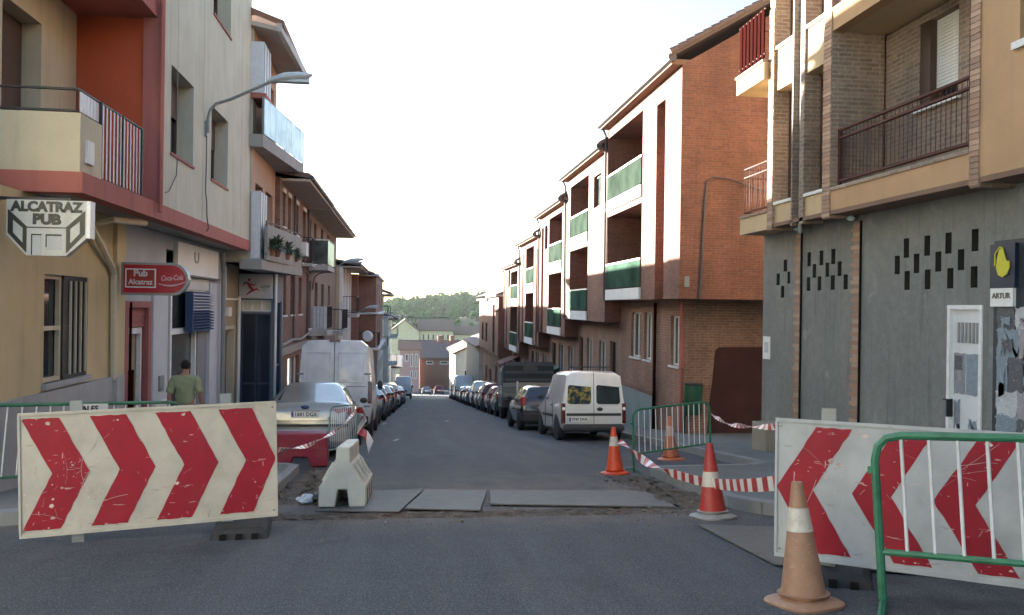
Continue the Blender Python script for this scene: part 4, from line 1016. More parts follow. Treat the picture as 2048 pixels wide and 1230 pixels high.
for i in range(5):
    ya, yb, zt, zb = YS[i], YS[i+1]-.02, TOP[i], BOT[i]
    H = thing('terraced_house', LAB[i], 'building', (7.6, ya, G(ya)), world=True, group='stepped brick terrace')
    b = MB(); ba, bb = BAY[i]
    lo = (zb+.38, zb+2.95); hi = (zb+3.5, zb+5.75)
    holes = [(ba, bb, lo[0], lo[1], 1.2, True), (ba, bb, hi[0], min(hi[1], zt-.3), 1.2, True)]
    for s in SLOT[i]: holes.append((s[0], s[1], zb+.0, zt-.55, .42, True))
    wl_ = [(w[0], w[1], zb+4.3, zb+5.5, .2) for w in WIN[i]]
    wall(b, P7, ya, yb, zb, zt, holes+wl_, .2)
    closed_core(b, 7.0, 16, ya, yb, zb, zt)
    if i == 0: b.face([(7.0, ya, zt), (16, ya, zt), (11.5, ya, zt+2.7)])
    b.face([(7.0, ya, zb), (16, ya, zb), (16, yb, zb), (7.0, yb, zb)])
    b.build('wall', BRICK, H)
    for w in wl_: window(H, P7, *w[:4], .15, BROWNF, GREYGL, 0, 0, .07)
    # balconies
    for zz in (lo[0], hi[0]):
        q = MB(); pbox(q, P7, ba+.01, bb-.01, zz-.36, zz, -.06, .0); q.build('balcony_edge', WHITEP, H)
        q = MB(); pbox(q, P7, ba+.02, bb-.02, zz+.04, zz+.84, -.035, -.015); q.build('balcony_glass', GREENG_SHADE if zz == lo[0] else GREENG_SUN, H)
        q = MB(); pbox(q, P7, ba+.0, bb-.0, zz+.842, zz+.90, -.05, .0); q.build('hand_rail', WHITEF, H)
        PBk = PX(8.15, -1)
        w_ = window(H, PBk, ba+.5, bb-.6, zz+.1, zz+2.1, .0, BROWNF, DARKP, 2, 0, .09, name='balcony_door')
    # eave, roof, gutter
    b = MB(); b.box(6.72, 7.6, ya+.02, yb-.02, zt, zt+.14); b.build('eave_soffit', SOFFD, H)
    b = MB(); b.tube([(6.70, ya-.1, zt+.16), (6.70, yb+.05, zt+.16)], .115, 8); b.tube([(6.78, yb-.1, zt+.1), (6.93, yb-.08, zt-.2), (6.95, yb-.08, zb)], .045, 8); b.build('gutter', FASCIA, H)
    b = MB()
    for (xa, za, xb, zb_) in ((6.66, zt+.15, 11.5, zt+3.0), (11.5, zt+3.0, 16.3, zt+.15)):
        b.prism([(xa, ya-.12, za), (xb, ya-.12, zb_), (xb, ya-.12, zb_+.14), (xa, ya-.12, za+.14)], (0, yb-ya+.12, 0))
    b.build('roof', ROOFT, H)
    if i == 0:
        b = MB()
        for k in range(22):
            i0 = len(b.v); b.lathe([(.0, 0), (.10, .01), (.085, .30), (.0, .31)], 8, (0, 0, 0), axis='x'); b.xf(Matrix.Translation((6.62+k*.22, ya-.1, zt+.27+k*.1295)) @ Euler((0, -.48, 0)).to_matrix().to_4x4(), i0)
        b.build('verge_tiles', ROOFT, H, kind='stuff')
    # ground floor
    gh = []
    zgr = G((ya+yb)/2)
    if i == 0: gh = [(22.3, 23.05, -.2, 1.22), (24.95, 25.75, -.2, 1.3), (26.15, 27.3, -.2, 1.3)]
    elif i == 1: gh = [(29.3, 30.2, -2.9, .2), (30.9, 32.0, -1.5, .15), (33.2, 34.2, -1.5, .15), (35.0, 35.8, -3.3, .15)]
    else: gh = [(ya+.9, ya+2.1, zb-2.3, zb-.5), (ya+3.2, ya+4.6, zb-2.3, zb-.5), (ya+5.4, ya+6.4, zb-3.6, zb-.5)]
    b = MB(); y0g = ya+1.3 if i == 0 else ya
    wall(b, P76, y0g, yb, G(yb)-.6, zb, gh, .16)
    b.face([(7.6, y0g, G(yb)-.6), (16, y0g, G(yb)-.6), (16, y0g, zb), (7.6, y0g, zb)]) if i == 0 else None
    b.build('ground_wall', BRICKP if i != 0 else BRICKL, H)
    for w in gh: window(H, P76, *w, .13, WHITEF if w[3]-w[2] < 2 else BROWNF, GREYGL if i == 0 else DARKP, 1, 0, .055, sill=WHITES if w[3]-w[2] < 2 else None)
    if i == 0:
        b = MB(); b.tube([(7.52, 24.35, 1.6), (7.52, 24.35, -2.5)], .05, 8); b.build('downpipe', REDMET, H)
        b = MB(); b.box(7.54, 7.6, 22.0, 22.12, -2.3, .2); b.tube([(7.5, 21.88, 1.62), (7.52, 21.9, 1.0), (7.55, 21.88, -.2)], .06, 8); b.build('corner_pipe', PINK, H)
        b = MB(); b.box(7.5, 7.6, 24.5, 28.6, -3.2, -1.25); b.build('plinth', stucco('plinth_teal', (.27, .33, .31), streak=.2), H)
        b = MB(); b.box(7.48, 7.62, 24.45, 28.6, -1.25, -1.16); b.build('plinth_cap', BRICKD, H)
        b = MB(); pbox(b, PYf(ya), 7.13, 7.26, 2.0, 2.28, -.03, .0); b.build('vent', GREYM, H)
        MAR = stucco('maroon_paint', (.065, .022, .018), var=.4, streak=.2)
        b = MB(); b.prism([(8.3, 21.89, -2.3), (10.6, 21.89, -2.3), (10.6, 21.89, .40), (8.60, 21.89, .38), (8.50, 21.89, .28), (8.42, 21.89, -.6), (8.32, 21.89, -1.4)], (0, .012, 0)); b.build('painted_patch', MAR, H)
        b = MB(); b.tube([(9.6, 20.54, 4.46), (9.0, 20.54, 4.62), (8.3, 20.54, 4.84), (7.85, 20.54, 4.88), (7.68, 20.54, 4.75), (7.64, 20.54, 4.2), (7.60, 20.54, 3.4), (7.57, 20.54, 2.55), (7.52, 20.54, 1.7)], [.016]*3+[.02]*2+[.035]*4, 6)
        o = b.build('wall_cable', FASCIA, loc=(7.6, 20.54, 3)); tagset(o, 'black cable looping down the bare brick side wall', 'cable')
def awning(label, y0, y1, z, x, mt):
    t = thing('awning', label, 'awning', (7.6, y0, z), world=True)
    b = MB(); b.prism([(7.6, y0, z), (x, y0, z-.55), (x, y0, z-.8), (x+.03, y0, z-.8), (x+.03, y0, z-.6), (7.6, y0, z-.06)], (0, y1-y0, 0)); b.build('canvas', mt, t)
    b = MB(); b.tube([(7.6, y0+.05, z-.8), (x+.05, y0+.05, z-.62)], .02, 6); b.tube([(7.6, y1-.05, z-.8), (x+.05, y1-.05, z-.62)], .02, 6); b.build('arm', GALV, t)
awning('green shop awning beyond the flatbed truck', 40.5, 42.6, -1.55, 6.5, plain('awning_green', (.03, .10, .07), .8))
awning('red shop awning lower down the sunny side', 55, 58, -1.9, 6.3, plain('awning_red', (.13, .025, .022), .8))
# projecting red brick house lower down (R3) and what follows it
R3 = thing('brick_tower_house', 'red brick house with two tall bays standing forward below the stepped terrace', 'building', (7, 60, G(60)), world=True)
b = MB()
wall(b, PX(6.75, -1), 61, 68.5, -2.3, 2.2, [(63.6, 65, -2.2, 1.6, .4, True)], .3)
wall(b, PX(6.9, -1), 69.5, 79, -2.3, 2.0, [(71, 72.5, -1.6, 0, .2, True), (74.5, 76, -1.6, 0, .2, True)], .3)
b.box(6.76, 14, 61, 61.02, -2.3, 2.2); b.box(6.76, 14, 68.48, 68.5, -2.3, 2.2); b.box(6.91, 14, 69.5, 69.52, -2.3, 2.0); b.box(6.91, 14, 78.98, 79, -2.3, 2.0); b.box(6.9, 14, 61, 79, -2.34, -2.3)
b.box(7.5, 14, 68.5, 69.5, -9, 2)
b.build('wall', BRICK, R3)
b = MB(); wall(b, PX(7.3, -1), 61.2, 79, -8.6, -2.34, [(63, 64.4, -5.2, -3.6, .2, True), (66.5, 67.6, -6.4, -3.4, .2, True), (71, 72.4, -5.6, -4, .2, True), (75, 76.2, -7.2, -4, .2, True)], .2); b.box(7.31, 14, 61.2, 61.25, -8.6, -2.34); b.build('ground_wall', BRICKD, R3)
b = MB(); b.box(6.5, 14.2, 60.7, 68.8, 2.21, 2.36); b.box(6.65, 14.2, 69.2, 79.3, 2.01, 2.16); b.build('cornice', CONCL, R3)
b = MB(); b.prism([(6.5, 60.7, 2.37), (14, 60.7, 2.37), (10.5, 60.7, 4.0)], (0, 18.6, 0)); b.build('roof', ROOFT, R3)
def fbox(name, label, x0, x1, y0, y1, z0, ze, zr, mt, rm, wins=(), ridge='y', over=.4, frame=None):
    """free-standing far house; wins on the face turned to the street (-Y)"""
    H = thing(name, label, 'building', ((x0+x1)/2, y0, z0), world=True)
    b = MB(); wall(b, PYf(y0), x0, x1, z0, ze, [w[:4] for w in wins], .25)
    b.face([(x0, y0, z0), (x0, y1, z0), (x0, y1, ze), (x0, y0, ze)]); b.face([(x1, y0, z0), (x1, y1, z0), (x1, y1, ze), (x1, y0, ze)]); b.face([(x0, y1, z0), (x1, y1, z0), (x1, y1, ze), (x0, y1, ze)])
    if ridge == 'y':
        b.face([(x0, y0, ze), (x1, y0, ze), ((x0+x1)/2, y0, zr-.1)])
    b.build('wall', mt, H)
    for w in wins: window(H, PYf(y0), *w[:4], .2, frame or WHITEF, DARKP, 0, 0, .12)
    b = MB(); o = over
    if ridge == 'y':
        xm = (x0+x1)/2
        for (xa, xb) in ((x0-o, xm), (xm, x1+o)):
            za = ze-.1 if xa != xm else zr; zb = zr if xb == xm else ze-.1
            b.prism([(xa, y0-o, za), (xb, y0-o, zb), (xb, y0-o, zb+.2), (xa, y0-o, za+.2)], (0, y1-y0+2*o, 0))
    else:
        ym = (y0+y1)/2
        for (ya, yb) in ((y0-o, ym), (ym, y1+o)):
            za = ze-.1 if ya != ym else zr; zb = zr if yb == ym else ze-.1
            b.prism([(x0-o, ya, za), (x0-o, yb, zb), (x0-o, yb, zb+.2), (x0-o, ya, za+.2)], (x1-x0+2*o, 0, 0))
        for xx in (x0, x1): b.face([(xx, y0, ze), (xx, y1, ze), (xx, ym, zr)])
    b.build('roof', rm, H)
    return H
fbox('white_gabled_house', 'small house with a sunlit white side wall under a pale roof past the brick bays', 6.1, 13, 104, 118, -12, -4.6, -2.9, stucco('white_lit', (.62, .60, .54)), ROOFR, [(7.2, 8.2, -8.6, -6.6), (9.4, 10.4, -8.6, -6.6)])
fbox('grey_house', 'grey low house between the brick bays and the white gabled one', 7.2, 15, 82, 100, -11, -2.6, -1.2, stucco('grey_far', (.26, .25, .23)), ROOFT, [(7.9, 9, -6.6, -4.8)])
fbox('pink_house', 'pink house with white-framed windows across the end of the street', -1.4, 2.5, 164, 174, -17, -7.3, -5.7, stucco('pink_far', (.36, .235, .215)), ROOFR, [(-.3, .3, -9.6, -8.1), (.75, 1.2, -10.7, -8.1), (1.6, 2.05, -10.7, -8.1), (.75, 1.2, -13, -11.4), (1.6, 2.05, -13, -11.4)], 'x')
br = fbox('brown_brick_house', 'long brown brick building with a sloping roof across the end of the street', 2.7, 11.5, 175, 190, -18, -9.6, -6.2, stucco('brown_far', (.15, .078, .055)), ROOFT, [(4.1, 5.6, -10.9, -10.2), (7.0, 8.8, -10.9, -10.2)], 'x')
for xx in (7.2, 9.9):
    b = MB(); b.box(xx-.5, xx+.5, 181, 182.4, -8, -5.0); b.build('chimney', BRICKD, br)
CRF = stucco('cream_far', (.58, .51, .33))
ROOFB = stucco('roof_tile_brown', (.17, .105, .07), streak=0, fine=8)
fbox('cream_block', 'cream three-storey block with two rows of windows below the wooded hill', 3.3, 12.6, 228, 244, -18, -5.3, -2.5, CRF, ROOFB, [(4.2+k*1.35, 4.8+k*1.35, z, z+1.6) for z in (-7.9, -11.0) for k in range(6)], 'x', .5, CRF)
fbox('cream_block', 'lower cream wing with a brown roof joined to the side of the cream block', 12.7, 21, 229, 242, -18, -6.4, -4.2, CRF, ROOFB, [(13.6+k*1.8, 14.2+k*1.8, -9.2, -7.6) for k in range(4)], 'x', .5, CRF)
fbox('gabled_house', 'cream gabled house whose blank end faces the street below the hill', -4.5, 3.2, 226, 246, -18, -5.6, -2.4, CRF, ROOFB, [], 'y', .4)

# ------------------------------------------------------------------ wooded hill: a far-off wood read as one mass
def leafmat(name, a, b_):
    m, n, l, p = newmat(name)
    v = coords(n, l, world=True)
    c = ramp(n, l, noise(n, l, v, .09, 3), [(.3, a+(1,)), (.7, b_+(1,))])
    c = mixc(n, l, .6, c, ramp(n, l, noise(n, l, v, .9, 2), [(.3, (.5,)*3), (.7, (1.4,)*3)]), 'MULTIPLY')
    l.new(c, p.inputs['Base Color']); p.inputs['Roughness'].default_value = .8
    p.inputs['Specular IOR Level'].default_value = 0
    return m
WOOD = leafmat('wood_leaves', (.018, .064, .022), (.055, .135, .040))
rw = random.Random(3); V = []; Fc = []
for k in range(760):
    y = rw.uniform(330, 520); x = rw.uniform(-60, 130)+(y-420)*.1
    if k < 200: y = rw.uniform(262, 340); x = rw.uniform(-25, 60)
    tt = max(0, min(1, (y-300)/150))
    zg = (-16.5 if y < 300 else -16.5+ (y-300)/40*8.0 if y < 340 else -9+(y-340)/60*8 if y < 400 else -1+(y-400)/50*3.5 if y < 450 else 2.5+(y-450)/70*4)-5.0*tt
    zg += tt*.10*x if abs(x) < 120 else 0
    R_ = rw.uniform(2.0, 4.2); H_ = rw.uniform(3.5, 7)
    if y < 340: R_ *= .7; H_ *= .7
    for q in range(52):
        a = rw.random()*6.283; e = math.asin(rw.uniform(-.5, 1)); rr = rw.uniform(.6, 1.05)
        c = Vector((x+R_*rr*math.cos(a)*math.cos(e), y+R_*rr*math.sin(a)*math.cos(e), zg+H_*.55+H_*.5*rr*math.sin(e)))
        d1 = Vector((rw.gauss(0, 1), rw.gauss(0, 1), rw.gauss(0, .7))).normalized(); d2 = d1.orthogonal().normalized()
        s = rw.uniform(.55, 1.25)
        i0 = len(V); V += [c+d1*s, c+d2*s*.8, c-d1*s, c-d2*s*.8]; Fc.append((i0, i0+1, i0+2, i0+3))
me = bpy.data.meshes.new('forest'); me.from_pydata(V, [], Fc); me.materials.append(WOOD)
fo = bpy.data.objects.new('forest', me); COL.objects.link(fo); fo['kind'] = 'stuff'
# ------------------------------------------------------------------ vehicles
STY = {
 'sedan': dict(w=1.80, st=[(0,.44,.86,.88,.88,.74),(.05,.27,.96,1.0,.95,.82),(.16,.22,1.0,1.085,.98,.84),(.80,.19,1.0,1.10,1,.84),(1.30,.18,.99,1.45,1,.655),(2.0,.18,.97,1.50,1,.66),(2.7,.18,.95,1.46,1,.655),(3.45,.18,.91,.99,1,.84),(4.25,.2,.78,.85,.97,.8),(4.62,.25,.62,.67,.88,.7),(4.72,.4,.55,.58,.8,.6)], rear=(3,4), front=(6,7), sides=((3,4),(4,5),(5,6)), ax=(.98,3.75)),
 'hatch': dict(w=1.70, st=[(0,.44,.80,.82,.88,.78),(.04,.27,.92,.97,.95,.82),(.10,.22,.95,1.04,.98,.82),(.42,.18,.95,1.40,1,.66),(1.1,.18,.94,1.47,1,.66),(1.9,.18,.93,1.44,1,.655),(2.7,.18,.91,1.0,1,.84),(3.4,.2,.80,.87,.97,.8),(3.75,.25,.64,.7,.88,.7),(3.86,.4,.55,.58,.8,.6)], rear=(2,3), front=(5,6), sides=((3,4),(4,5),(5,6)), ax=(.66,3.1)),
 'mpv': dict(w=1.78, st=[(0,.44,.85,.88,.9,.80),(.04,.27,.98,1.03,.95,.83),(.10,.22,1.02,1.10,.98,.83),(.36,.18,1.02,1.58,1,.68),(1.2,.18,1.0,1.68,1,.68),(2.3,.18,.98,1.64,1,.67),(3.2,.18,.96,1.06,1,.84),(3.8,.2,.86,.92,.97,.8),(4.2,.25,.66,.74,.88,.7),(4.3,.4,.55,.58,.8,.6)], rear=(2,3), front=(5,6), sides=((3,4),(4,5),(5,6)), ax=(.75,3.4)),
 'combo': dict(w=1.70, st=[(0,.40,.98,1.72,.97,.84),(.03,.34,1.0,1.77,.985,.85),(.25,.26,1.0,1.82,1,.82),(1.6,.2,1.0,1.85,1,.82),(2.2,.19,.99,1.83,1,.80),(2.55,.19,.98,1.74,1,.74),(3.3,.19,.95,1.08,1,.84),(3.85,.2,.85,.92,.97,.8),(4.2,.25,.66,.72,.88,.7),(4.32,.4,.55,.58,.8,.6)], rear=None, front=(5,6), sides=((4,5),), ax=(.80,3.45)),
 'van': dict(w=2.0, st=[(0,.55,1.3,2.58,.96,.86),(.04,.45,1.32,2.64,.985,.87),(.3,.32,1.32,2.67,1,.87),(3.6,.28,1.3,2.67,1,.87),(4.1,.28,1.28,2.55,1,.85),(4.45,.28,1.25,2.2,1,.82),(5.0,.28,1.12,1.3,.98,.84),(5.5,.3,.92,1.0,.93,.8),(5.65,.45,.7,.74,.88,.7)], rear=None, front=(5,6), sides=((4,5),), ax=(1.05,4.6)),
}
def ring(w, s):
    y, zl, zb, zt, wb, wt = s; h = w/2
    half = [(0, zl), (h*wb*.84, zl), (h*wb*.95, zl+.10), (h*wb, zl+(zb-zl)*.55), (h*wb*.975, zb), (h*wt, zt-(zt-zb)*.10-.01), (h*wt*.80, zt-.006), (0, zt+.012)]
    return [Vector((x, y, z)) for x, z in half] + [Vector((-x, y, z)) for x, z in reversed(half[1:-1])]
def pane_patch(P00, P10, P11, P01, su, sv, off, arc=0):
    """quad patch shrunk by su/sv, pushed out along its normal"""
    def at(u, v): return (P00*(1-u)+P10*u)*(1-v)+(P01*(1-u)+P11*u)*v
    nrm = (P10-P00).cross(P01-P00).normalized()
    n = 5; pts = []
    for j in range(3):
        for i in range(n):
            u = su+(1-2*su)*i/(n-1); v = sv+(1-2*sv)*j/2
            pts.append(at(u, v)+nrm*(off+arc*math.sin(math.pi*i/(n-1))))
    return pts, [(j*n+i, j*n+i+1, (j+1)*n+i+1, (j+1)*n+i) for j in range(2) for i in range(n-1)], nrm
def add_pane(b, q, out, su=.06, sv=.08, off=.012):
    """one flat glass panel set proud of the body by off, with its edge"""
    c = sum(q, Vector())/4; nrm = (q[1]-q[0]).cross(q[3]-q[0]).normalized()
    if nrm.dot(out) < 0: nrm = -nrm
    at = lambda u, v: (q[0]*(1-u)+q[1]*u)*(1-v)+(q[3]*(1-u)+q[2]*u)*v
    r = [at(su, sv*2.2), at(su*1.8, sv), at(1-su*1.8, sv), at(1-su, sv*2.2), at(1-su, 1-sv*2.2), at(1-su*1.8, 1-sv), at(su*1.8, 1-sv), at(su, 1-sv*2.2)]
    b.prism([p-nrm*.02 for p in r], nrm*(.02+off))
WHL = {}
def add_wheels(t, w, ax, r=.305, tw=.19):
    for y in ax:
        for sx in (-1, 1):
            k = (r, tw)
            if k not in WHL:
                a = MB(); a.lathe([(r*.62, -tw/2), (r*.93, -tw/2), (r, -tw*.3), (r, tw*.3), (r*.93, tw/2), (r*.62, tw/2)], 22, axis='x')
                wo = a.build('wheel', TYRE, smooth=35)
                c = MB(); c.lathe([(.03, .02), (.06, .05), (r*.3, .055), (r*.5, .04), (r*.64, .07), (r*.64, -.07), (.03, -.05)], 16, c=(.0, 0, 0), axis='x'); ro = c.build('rim', RIM, wo, smooth=30)
                WHL[k] = (wo.data, ro.data); bpy.data.objects.remove(ro); bpy.data.objects.remove(wo)
            wd, rd = WHL[k]
            o = bpy.data.objects.new('wheel', wd); COL.objects.link(o); o.parent = t
            o.location = (sx*(w/2-tw/2+.012), y, r); o.rotation_euler = (0, 0, 0 if sx > 0 else math.pi)
            q = bpy.data.objects.new('rim', rd); COL.objects.link(q); q.parent = o; q.location = (.025, 0, 0)
def vehicle(style, name, label, cat, x, y, paint, group=None, rz=0, glass=None, detail=False, plate=None):
    S = STY[style]; w = S['w']; st = S['st']; glass = glass or CARG
    t = thing(name, label, cat, (x, y, G(y)), rz, group, rx=PITCH)
    R_ = [ring(w, s) for s in st]; n = len(R_[0]); b = MB()
    fs = [(i*n+k, i*n+(k+1) % n, (i+1)*n+(k+1) % n, (i+1)*n+k) for i in range(len(R_)-1) for k in range(n)]
    fs += [tuple(range(n)), tuple((len(R_)-1)*n+k for k in range(n-1, -1, -1))]
    b.grid([p for r in R_ for p in r], fs)
    body = b.build('body', paint, t, smooth=34, bevel=.012)
    # dark wheel arches
    for yy in S['ax']:
        for sx in (-1, 1):
            a = MB(); a.lathe([(.0, -.1), (.355 if style != 'van' else .42, -.1), (.355 if style != 'van' else .42, .006), (0, .006)], 20, axis='x')
            a.xf(Matrix.Translation((sx*(w/2-.004), yy, .33 if style != 'van' else .38)) @ Matrix.Diagonal((sx, 1, 1, 1)))
            a.build('wheel_arch', TRIM, t)
    add_wheels(t, w, S['ax'], *( (.305, .19) if style != 'van' else (.35, .22)))
    def q4(i, j, a, c): return [R_[i][a], R_[j][a], R_[j][c], R_[i][c]]
    if S['rear']:
        i, j = S['rear']; g_ = MB(); add_pane(g_, [R_[i][9], R_[i][5], R_[j][5], R_[j][9]], Vector((0, -1, .5)), .05, .07); g_.build('rear_window', CARGT if detail else glass, t, bevel=.006)
    i, j = S['front']; g_ = MB(); add_pane(g_, [R_[j][9], R_[j][5], R_[i][5], R_[i][9]], Vector((0, 1, .5)), .05, .06); g_.build('windscreen', glass, t)
    for i, j in S['sides']:
        for a, c, sx in ((4, 5, 1), (10, 9, -1)):
            g_ = MB()
            if (i, j) == S['front']:
                q = [R_[i][a], R_[i][a]*.5+R_[j][a]*.5, R_[i][c]*.45+(R_[i][a]*.55+R_[j][a]*.45)*.55, R_[i][c]]
                q = [q[0], q[1], q[2], q[3]]
            else: q = q4(i, j, a, c)
            add_pane(g_, q, Vector((sx, 0, .2)), .05, .1, .008); g_.build('side_window', glass, t)
    # lamps, bumper, plate, mirrors
    zt_ = st[1][2]
    for sx in (-1, 1):
        l = MB()
        if style in ('combo', 'van'):
            z0_, z1_ = (.46, .98) if style == 'combo' else (.95, 1.55)
            l.box(sx*(w/2-.10), sx*(w/2+.004), -.014, .10, z0_, z1_)
            l.build('tail_lamp', TAILD, t, bevel=.015)
            if style == 'combo':
                k = MB(); k.ball((sx*(w/2-.05), -.02, .84), .045, .02, .045, 12, 6); k.build('painted_glint', LENS, t, smooth=True)  # white beads painted in as sun glints on the tail lamps
        elif style == 'sedan':
            l.prism([(sx*(w/2-.36), -.004, zt_+.0), (sx*(w/2-.02), .05, zt_+.02), (sx*(w/2-.0), .10, zt_-.18), (sx*(w/2-.16), .0, zt_-.20)], (0, .16, 0)); l.build('tail_lamp', TAILR, t)
        else:
            l.box(sx*(w/2-.17), sx*(w/2-.01), .0, .2, zt_-.12, zt_+.17); l.build('tail_lamp', TAILR, t, bevel=.02)
        m_ = MB(); my = st[S['front'][1]][0]-.42
        m_.ball((sx*(w/2+.08), my, zt_+.12 if style != 'van' else 1.45), .095, .05, .065 if style != 'van' else .16, 10, 6); m_.build('mirror', TRIM, t, smooth=True)
        h_ = MB(); h_.ball((sx*(w/2-.26), st[-2][0]-.02, st[-2][2]+.02), .17, .10, .09, 10, 6); h_.build('headlight', LENS, t, smooth=True)
    bp = MB(); yb = -.05; zz = {'van': (.38, .62), 'combo': (.24, .45)}.get(style, (.30, .58))
    bp.prism([(-w*.46, .14, zz[0]), (w*.46, .14, zz[0]), (w*.46, .14, zz[1]), (-w*.46, .14, zz[1])], (0, -.17, 0))
    bp.build('bumper', paint if style == 'sedan' else TRIM, t, bevel=.04)
    p_ = MB(); pz = {'sedan': .855, 'hatch': .72, 'mpv': .78, 'combo': .565, 'van': .78}[style]; pxx = -.40 if style == 'combo' else 0
    p_.box(pxx-.26, pxx+.26, -.034 if style != 'hatch' else -.03, -.012, pz-.055, pz+.055); po = p_.build('number_plate', PLATE, t)
    if plate:
        e = MB(); e.box(pxx-.255, pxx-.215, -.037, -.034, pz-.05, pz+.05); e.build('plate_strip', EUBLUE, po)
        text_part(plate, .105, INK, po, (pxx+.02, -.037, pz), bold=.002, extrude=.001, sx=.92)
    return t
P_SILV = emissive_free_paint('paint_silver', (.42, .41, .39), True, .3)
P_GOLD = emissive_free_paint('paint_champagne', (.40, .385, .345), True, .34)
P_WHITE = emissive_free_paint('paint_white', (.74, .74, .72), False, .35)
P_WHITED = emissive_free_paint('paint_white_dusty', (.62, .63, .64), False, .4, .5, .2)
P_DARK = emissive_free_paint('paint_dark', (.03, .03, .033), False, .25)
P_GREEN = emissive_free_paint('paint_green', (.03, .06, .045), True, .3)
P_RED = emissive_free_paint('paint_red', (.26, .02, .02), False, .3)
P_MAR = emissive_free_paint('paint_maroon', (.12, .015, .018), True, .3)
P_BLUE = emissive_free_paint('paint_blue', (.03, .05, .11), True, .3)
P_GREY = emissive_free_paint('paint_grey', (.16, .16, .165), True, .3)
# the silver saloon nearest the works
sd = vehicle('sedan', 'parked_car', 'silver gold saloon car parked behind the red plastic barrier', 'car', -1.97, 16.4, P_GOLD, detail=True, plate='1681 DGX')
b = MB(); b.box(-.86, .86, -.048, -.02, .62, .665); b.build('bumper_strip', TRIM, sd)
b = MB(); b.box(-.62, .62, -.02, .02, .725, .735); b.build('boot_seam', TRIM, sd)
b = MB(); b.ball((0, -.0, 1.0), .085, .02, .035, 12, 6); b.build('badge', plain('badge_blue', (.02, .04, .14), .2), sd, smooth=True)
b = MB(); b.box(-.28, .28, -.018, .03, .925, .945); b.build('boot_trim', RIM, sd, bevel=.005)
# tall white van beyond it
vn = vehicle('van', 'parked_van', 'tall white windowless panel van parked ahead of the silver saloon', 'van', -1.93, 22.3, P_WHITED)
b = MB(); b.box(-.008, .008, -.006, .01, .62, 2.6); b.box(-.86, .86, -.004, .01, 1.395, 1.41); b.build('door_seam', TRIM, vn)
for sx in (-1, 1):
    b = MB()
    for (a_, c_, d_, e_) in ((.10, .80, 1.52, 1.545), (.10, .80, 2.30, 2.325), (.10, .125, 1.52, 2.325), (.775, .80, 1.52, 2.325)): b.box(sx*a_, sx*c_, -.008, .012, d_, e_)
    b.build('door_panel_rib', P_WHITED, vn, bevel=.006)
    b = MB()
    for zz in (.85, 1.72): b.box(sx*.80, sx*.97, -.022, .02, zz, zz+.05)
    b.build('hinge', GREYM, vn)
b = MB(); b.box(-.14, .14, -.02, .05, 2.60, 2.665); b.build('brake_lamp', TAILD, vn)
b = MB(); b.box(.05, .20, -.03, 0, 1.05, 1.1); b.build('door_handle', TRIM, vn)
# small white van with painted glass
cb = vehicle('combo', 'parked_van', 'small white van with a yellow picture in one rear window', 'van', 4.83, 20.75, P_WHITE, plate='7747 DNK')
b = MB(); b.box(-.006, .006, -.006, .01, .46, 1.78); b.box(-.72, .72, -.018, .01, .66, .725); b.build('rear_trim', TRIM, cb)
PIC = None
def pic_mat():
    m, n, l, p = newmat('picture_glass'); v = coords(n, l)
    c = ramp(n, l, noise(n, l, v, 5.5, 5, .7), [(.44, (.015, .03, .05)), (.50, (.06, .07, .06)), (.56, (.30, .24, .05)), (.68, (.42, .38, .2))])
    l.new(c, p.inputs['Base Color']); p.inputs['Roughness'].default_value = .12; return m
for (a_, c_, mt_) in ((-.70, -.07, pic_mat()), (.07, .70, CARG)):
    b = MB(); b.prism([(a_+.05, -.004, .96), (c_-.05, -.004, .96), (c_, -.004, 1.01), (c_-.03 if c_ > 0 else c_, .018, 1.57), (c_-.08, .018, 1.62), (a_+.08 if a_ < 0 else a_+.05, .018, 1.62), (a_+.03 if a_ < 0 else a_, .018, 1.57), (a_, -.004, 1.01)], (0, -.012, 0))
    b.build('rear_window', mt_, cb)
b = MB(); b.ball((.16, -.012, .83), .085, .02, .05, 12, 6); b.build('badge', TRIM, cb, smooth=True)
b = MB(); b.box(-.80, .80, -.07, .0, .28, .40); b.build('bumper_step', TRIM, cb, bevel=.03)
b = MB(); b.box(-.862, -.85, 1.25, 3.0, .60, .67); b.build('rub_strip', TRIM, cb)
for yy in (1.35, 2.5): b = MB(); b.box(-.856, -.845, yy, yy+.012, .32, 1.0); b.build('door_seam', TRIM, cb)
b = MB(); b.box(-.875, -.85, 1.45, 1.62, .90, .93); b.build('door_handle', TRIM, cb)
b = MB(); b.tube([(-.55, .5, 1.93), (.55, .5, 1.93)], .018, 6); b.build('roof_bar', TRIM, cb)
# flatbed lorry with dropside boards and a tall banded cab box
tk = thing('flatbed_truck', 'dark flatbed truck with pale wooden dropsides and a tall banded box behind its cab', 'truck', (5.25, 30.9, G(30.9)), 0, None, rx=PITCH)
b = MB(); b.box(-1.05, 1.05, 0, 4.5, .86, .98); b.build('bed', TRIM, tk)
b = MB(); b.box(-.5, .5, .1, 6.8, .55, .85); b.build('chassis', TRIM, tk)
b = MB(); b.box(-1.05, 1.05, .02, .12, .42, .62); b.build('rear_bar', TRIM, tk)
WOODP = [stucco('truck_board_%d' % i, c_, streak=.3) for i, c_ in enumerate(((.33, .30, .23), (.25, .225, .17)))]
for i in range(3):
    for nm, bx_ in (('tailboard_plank', (-1.05, 1.05, -.03, .01)), ('side_plank', (-1.08, -1.05, 0, 4.5)), ('side_plank', (1.05, 1.08, 0, 4.5))):
        b = MB(); b.box(*bx_, .99+i*.2, 1.175+i*.2); b.build(nm, WOODP[i % 2], tk, bevel=.008)
for xx in (-1.08, 1.02): b = MB(); b.box(xx, xx+.06, -.05, 0, .9, 1.62); b.build('corner_post', WHITES, tk)
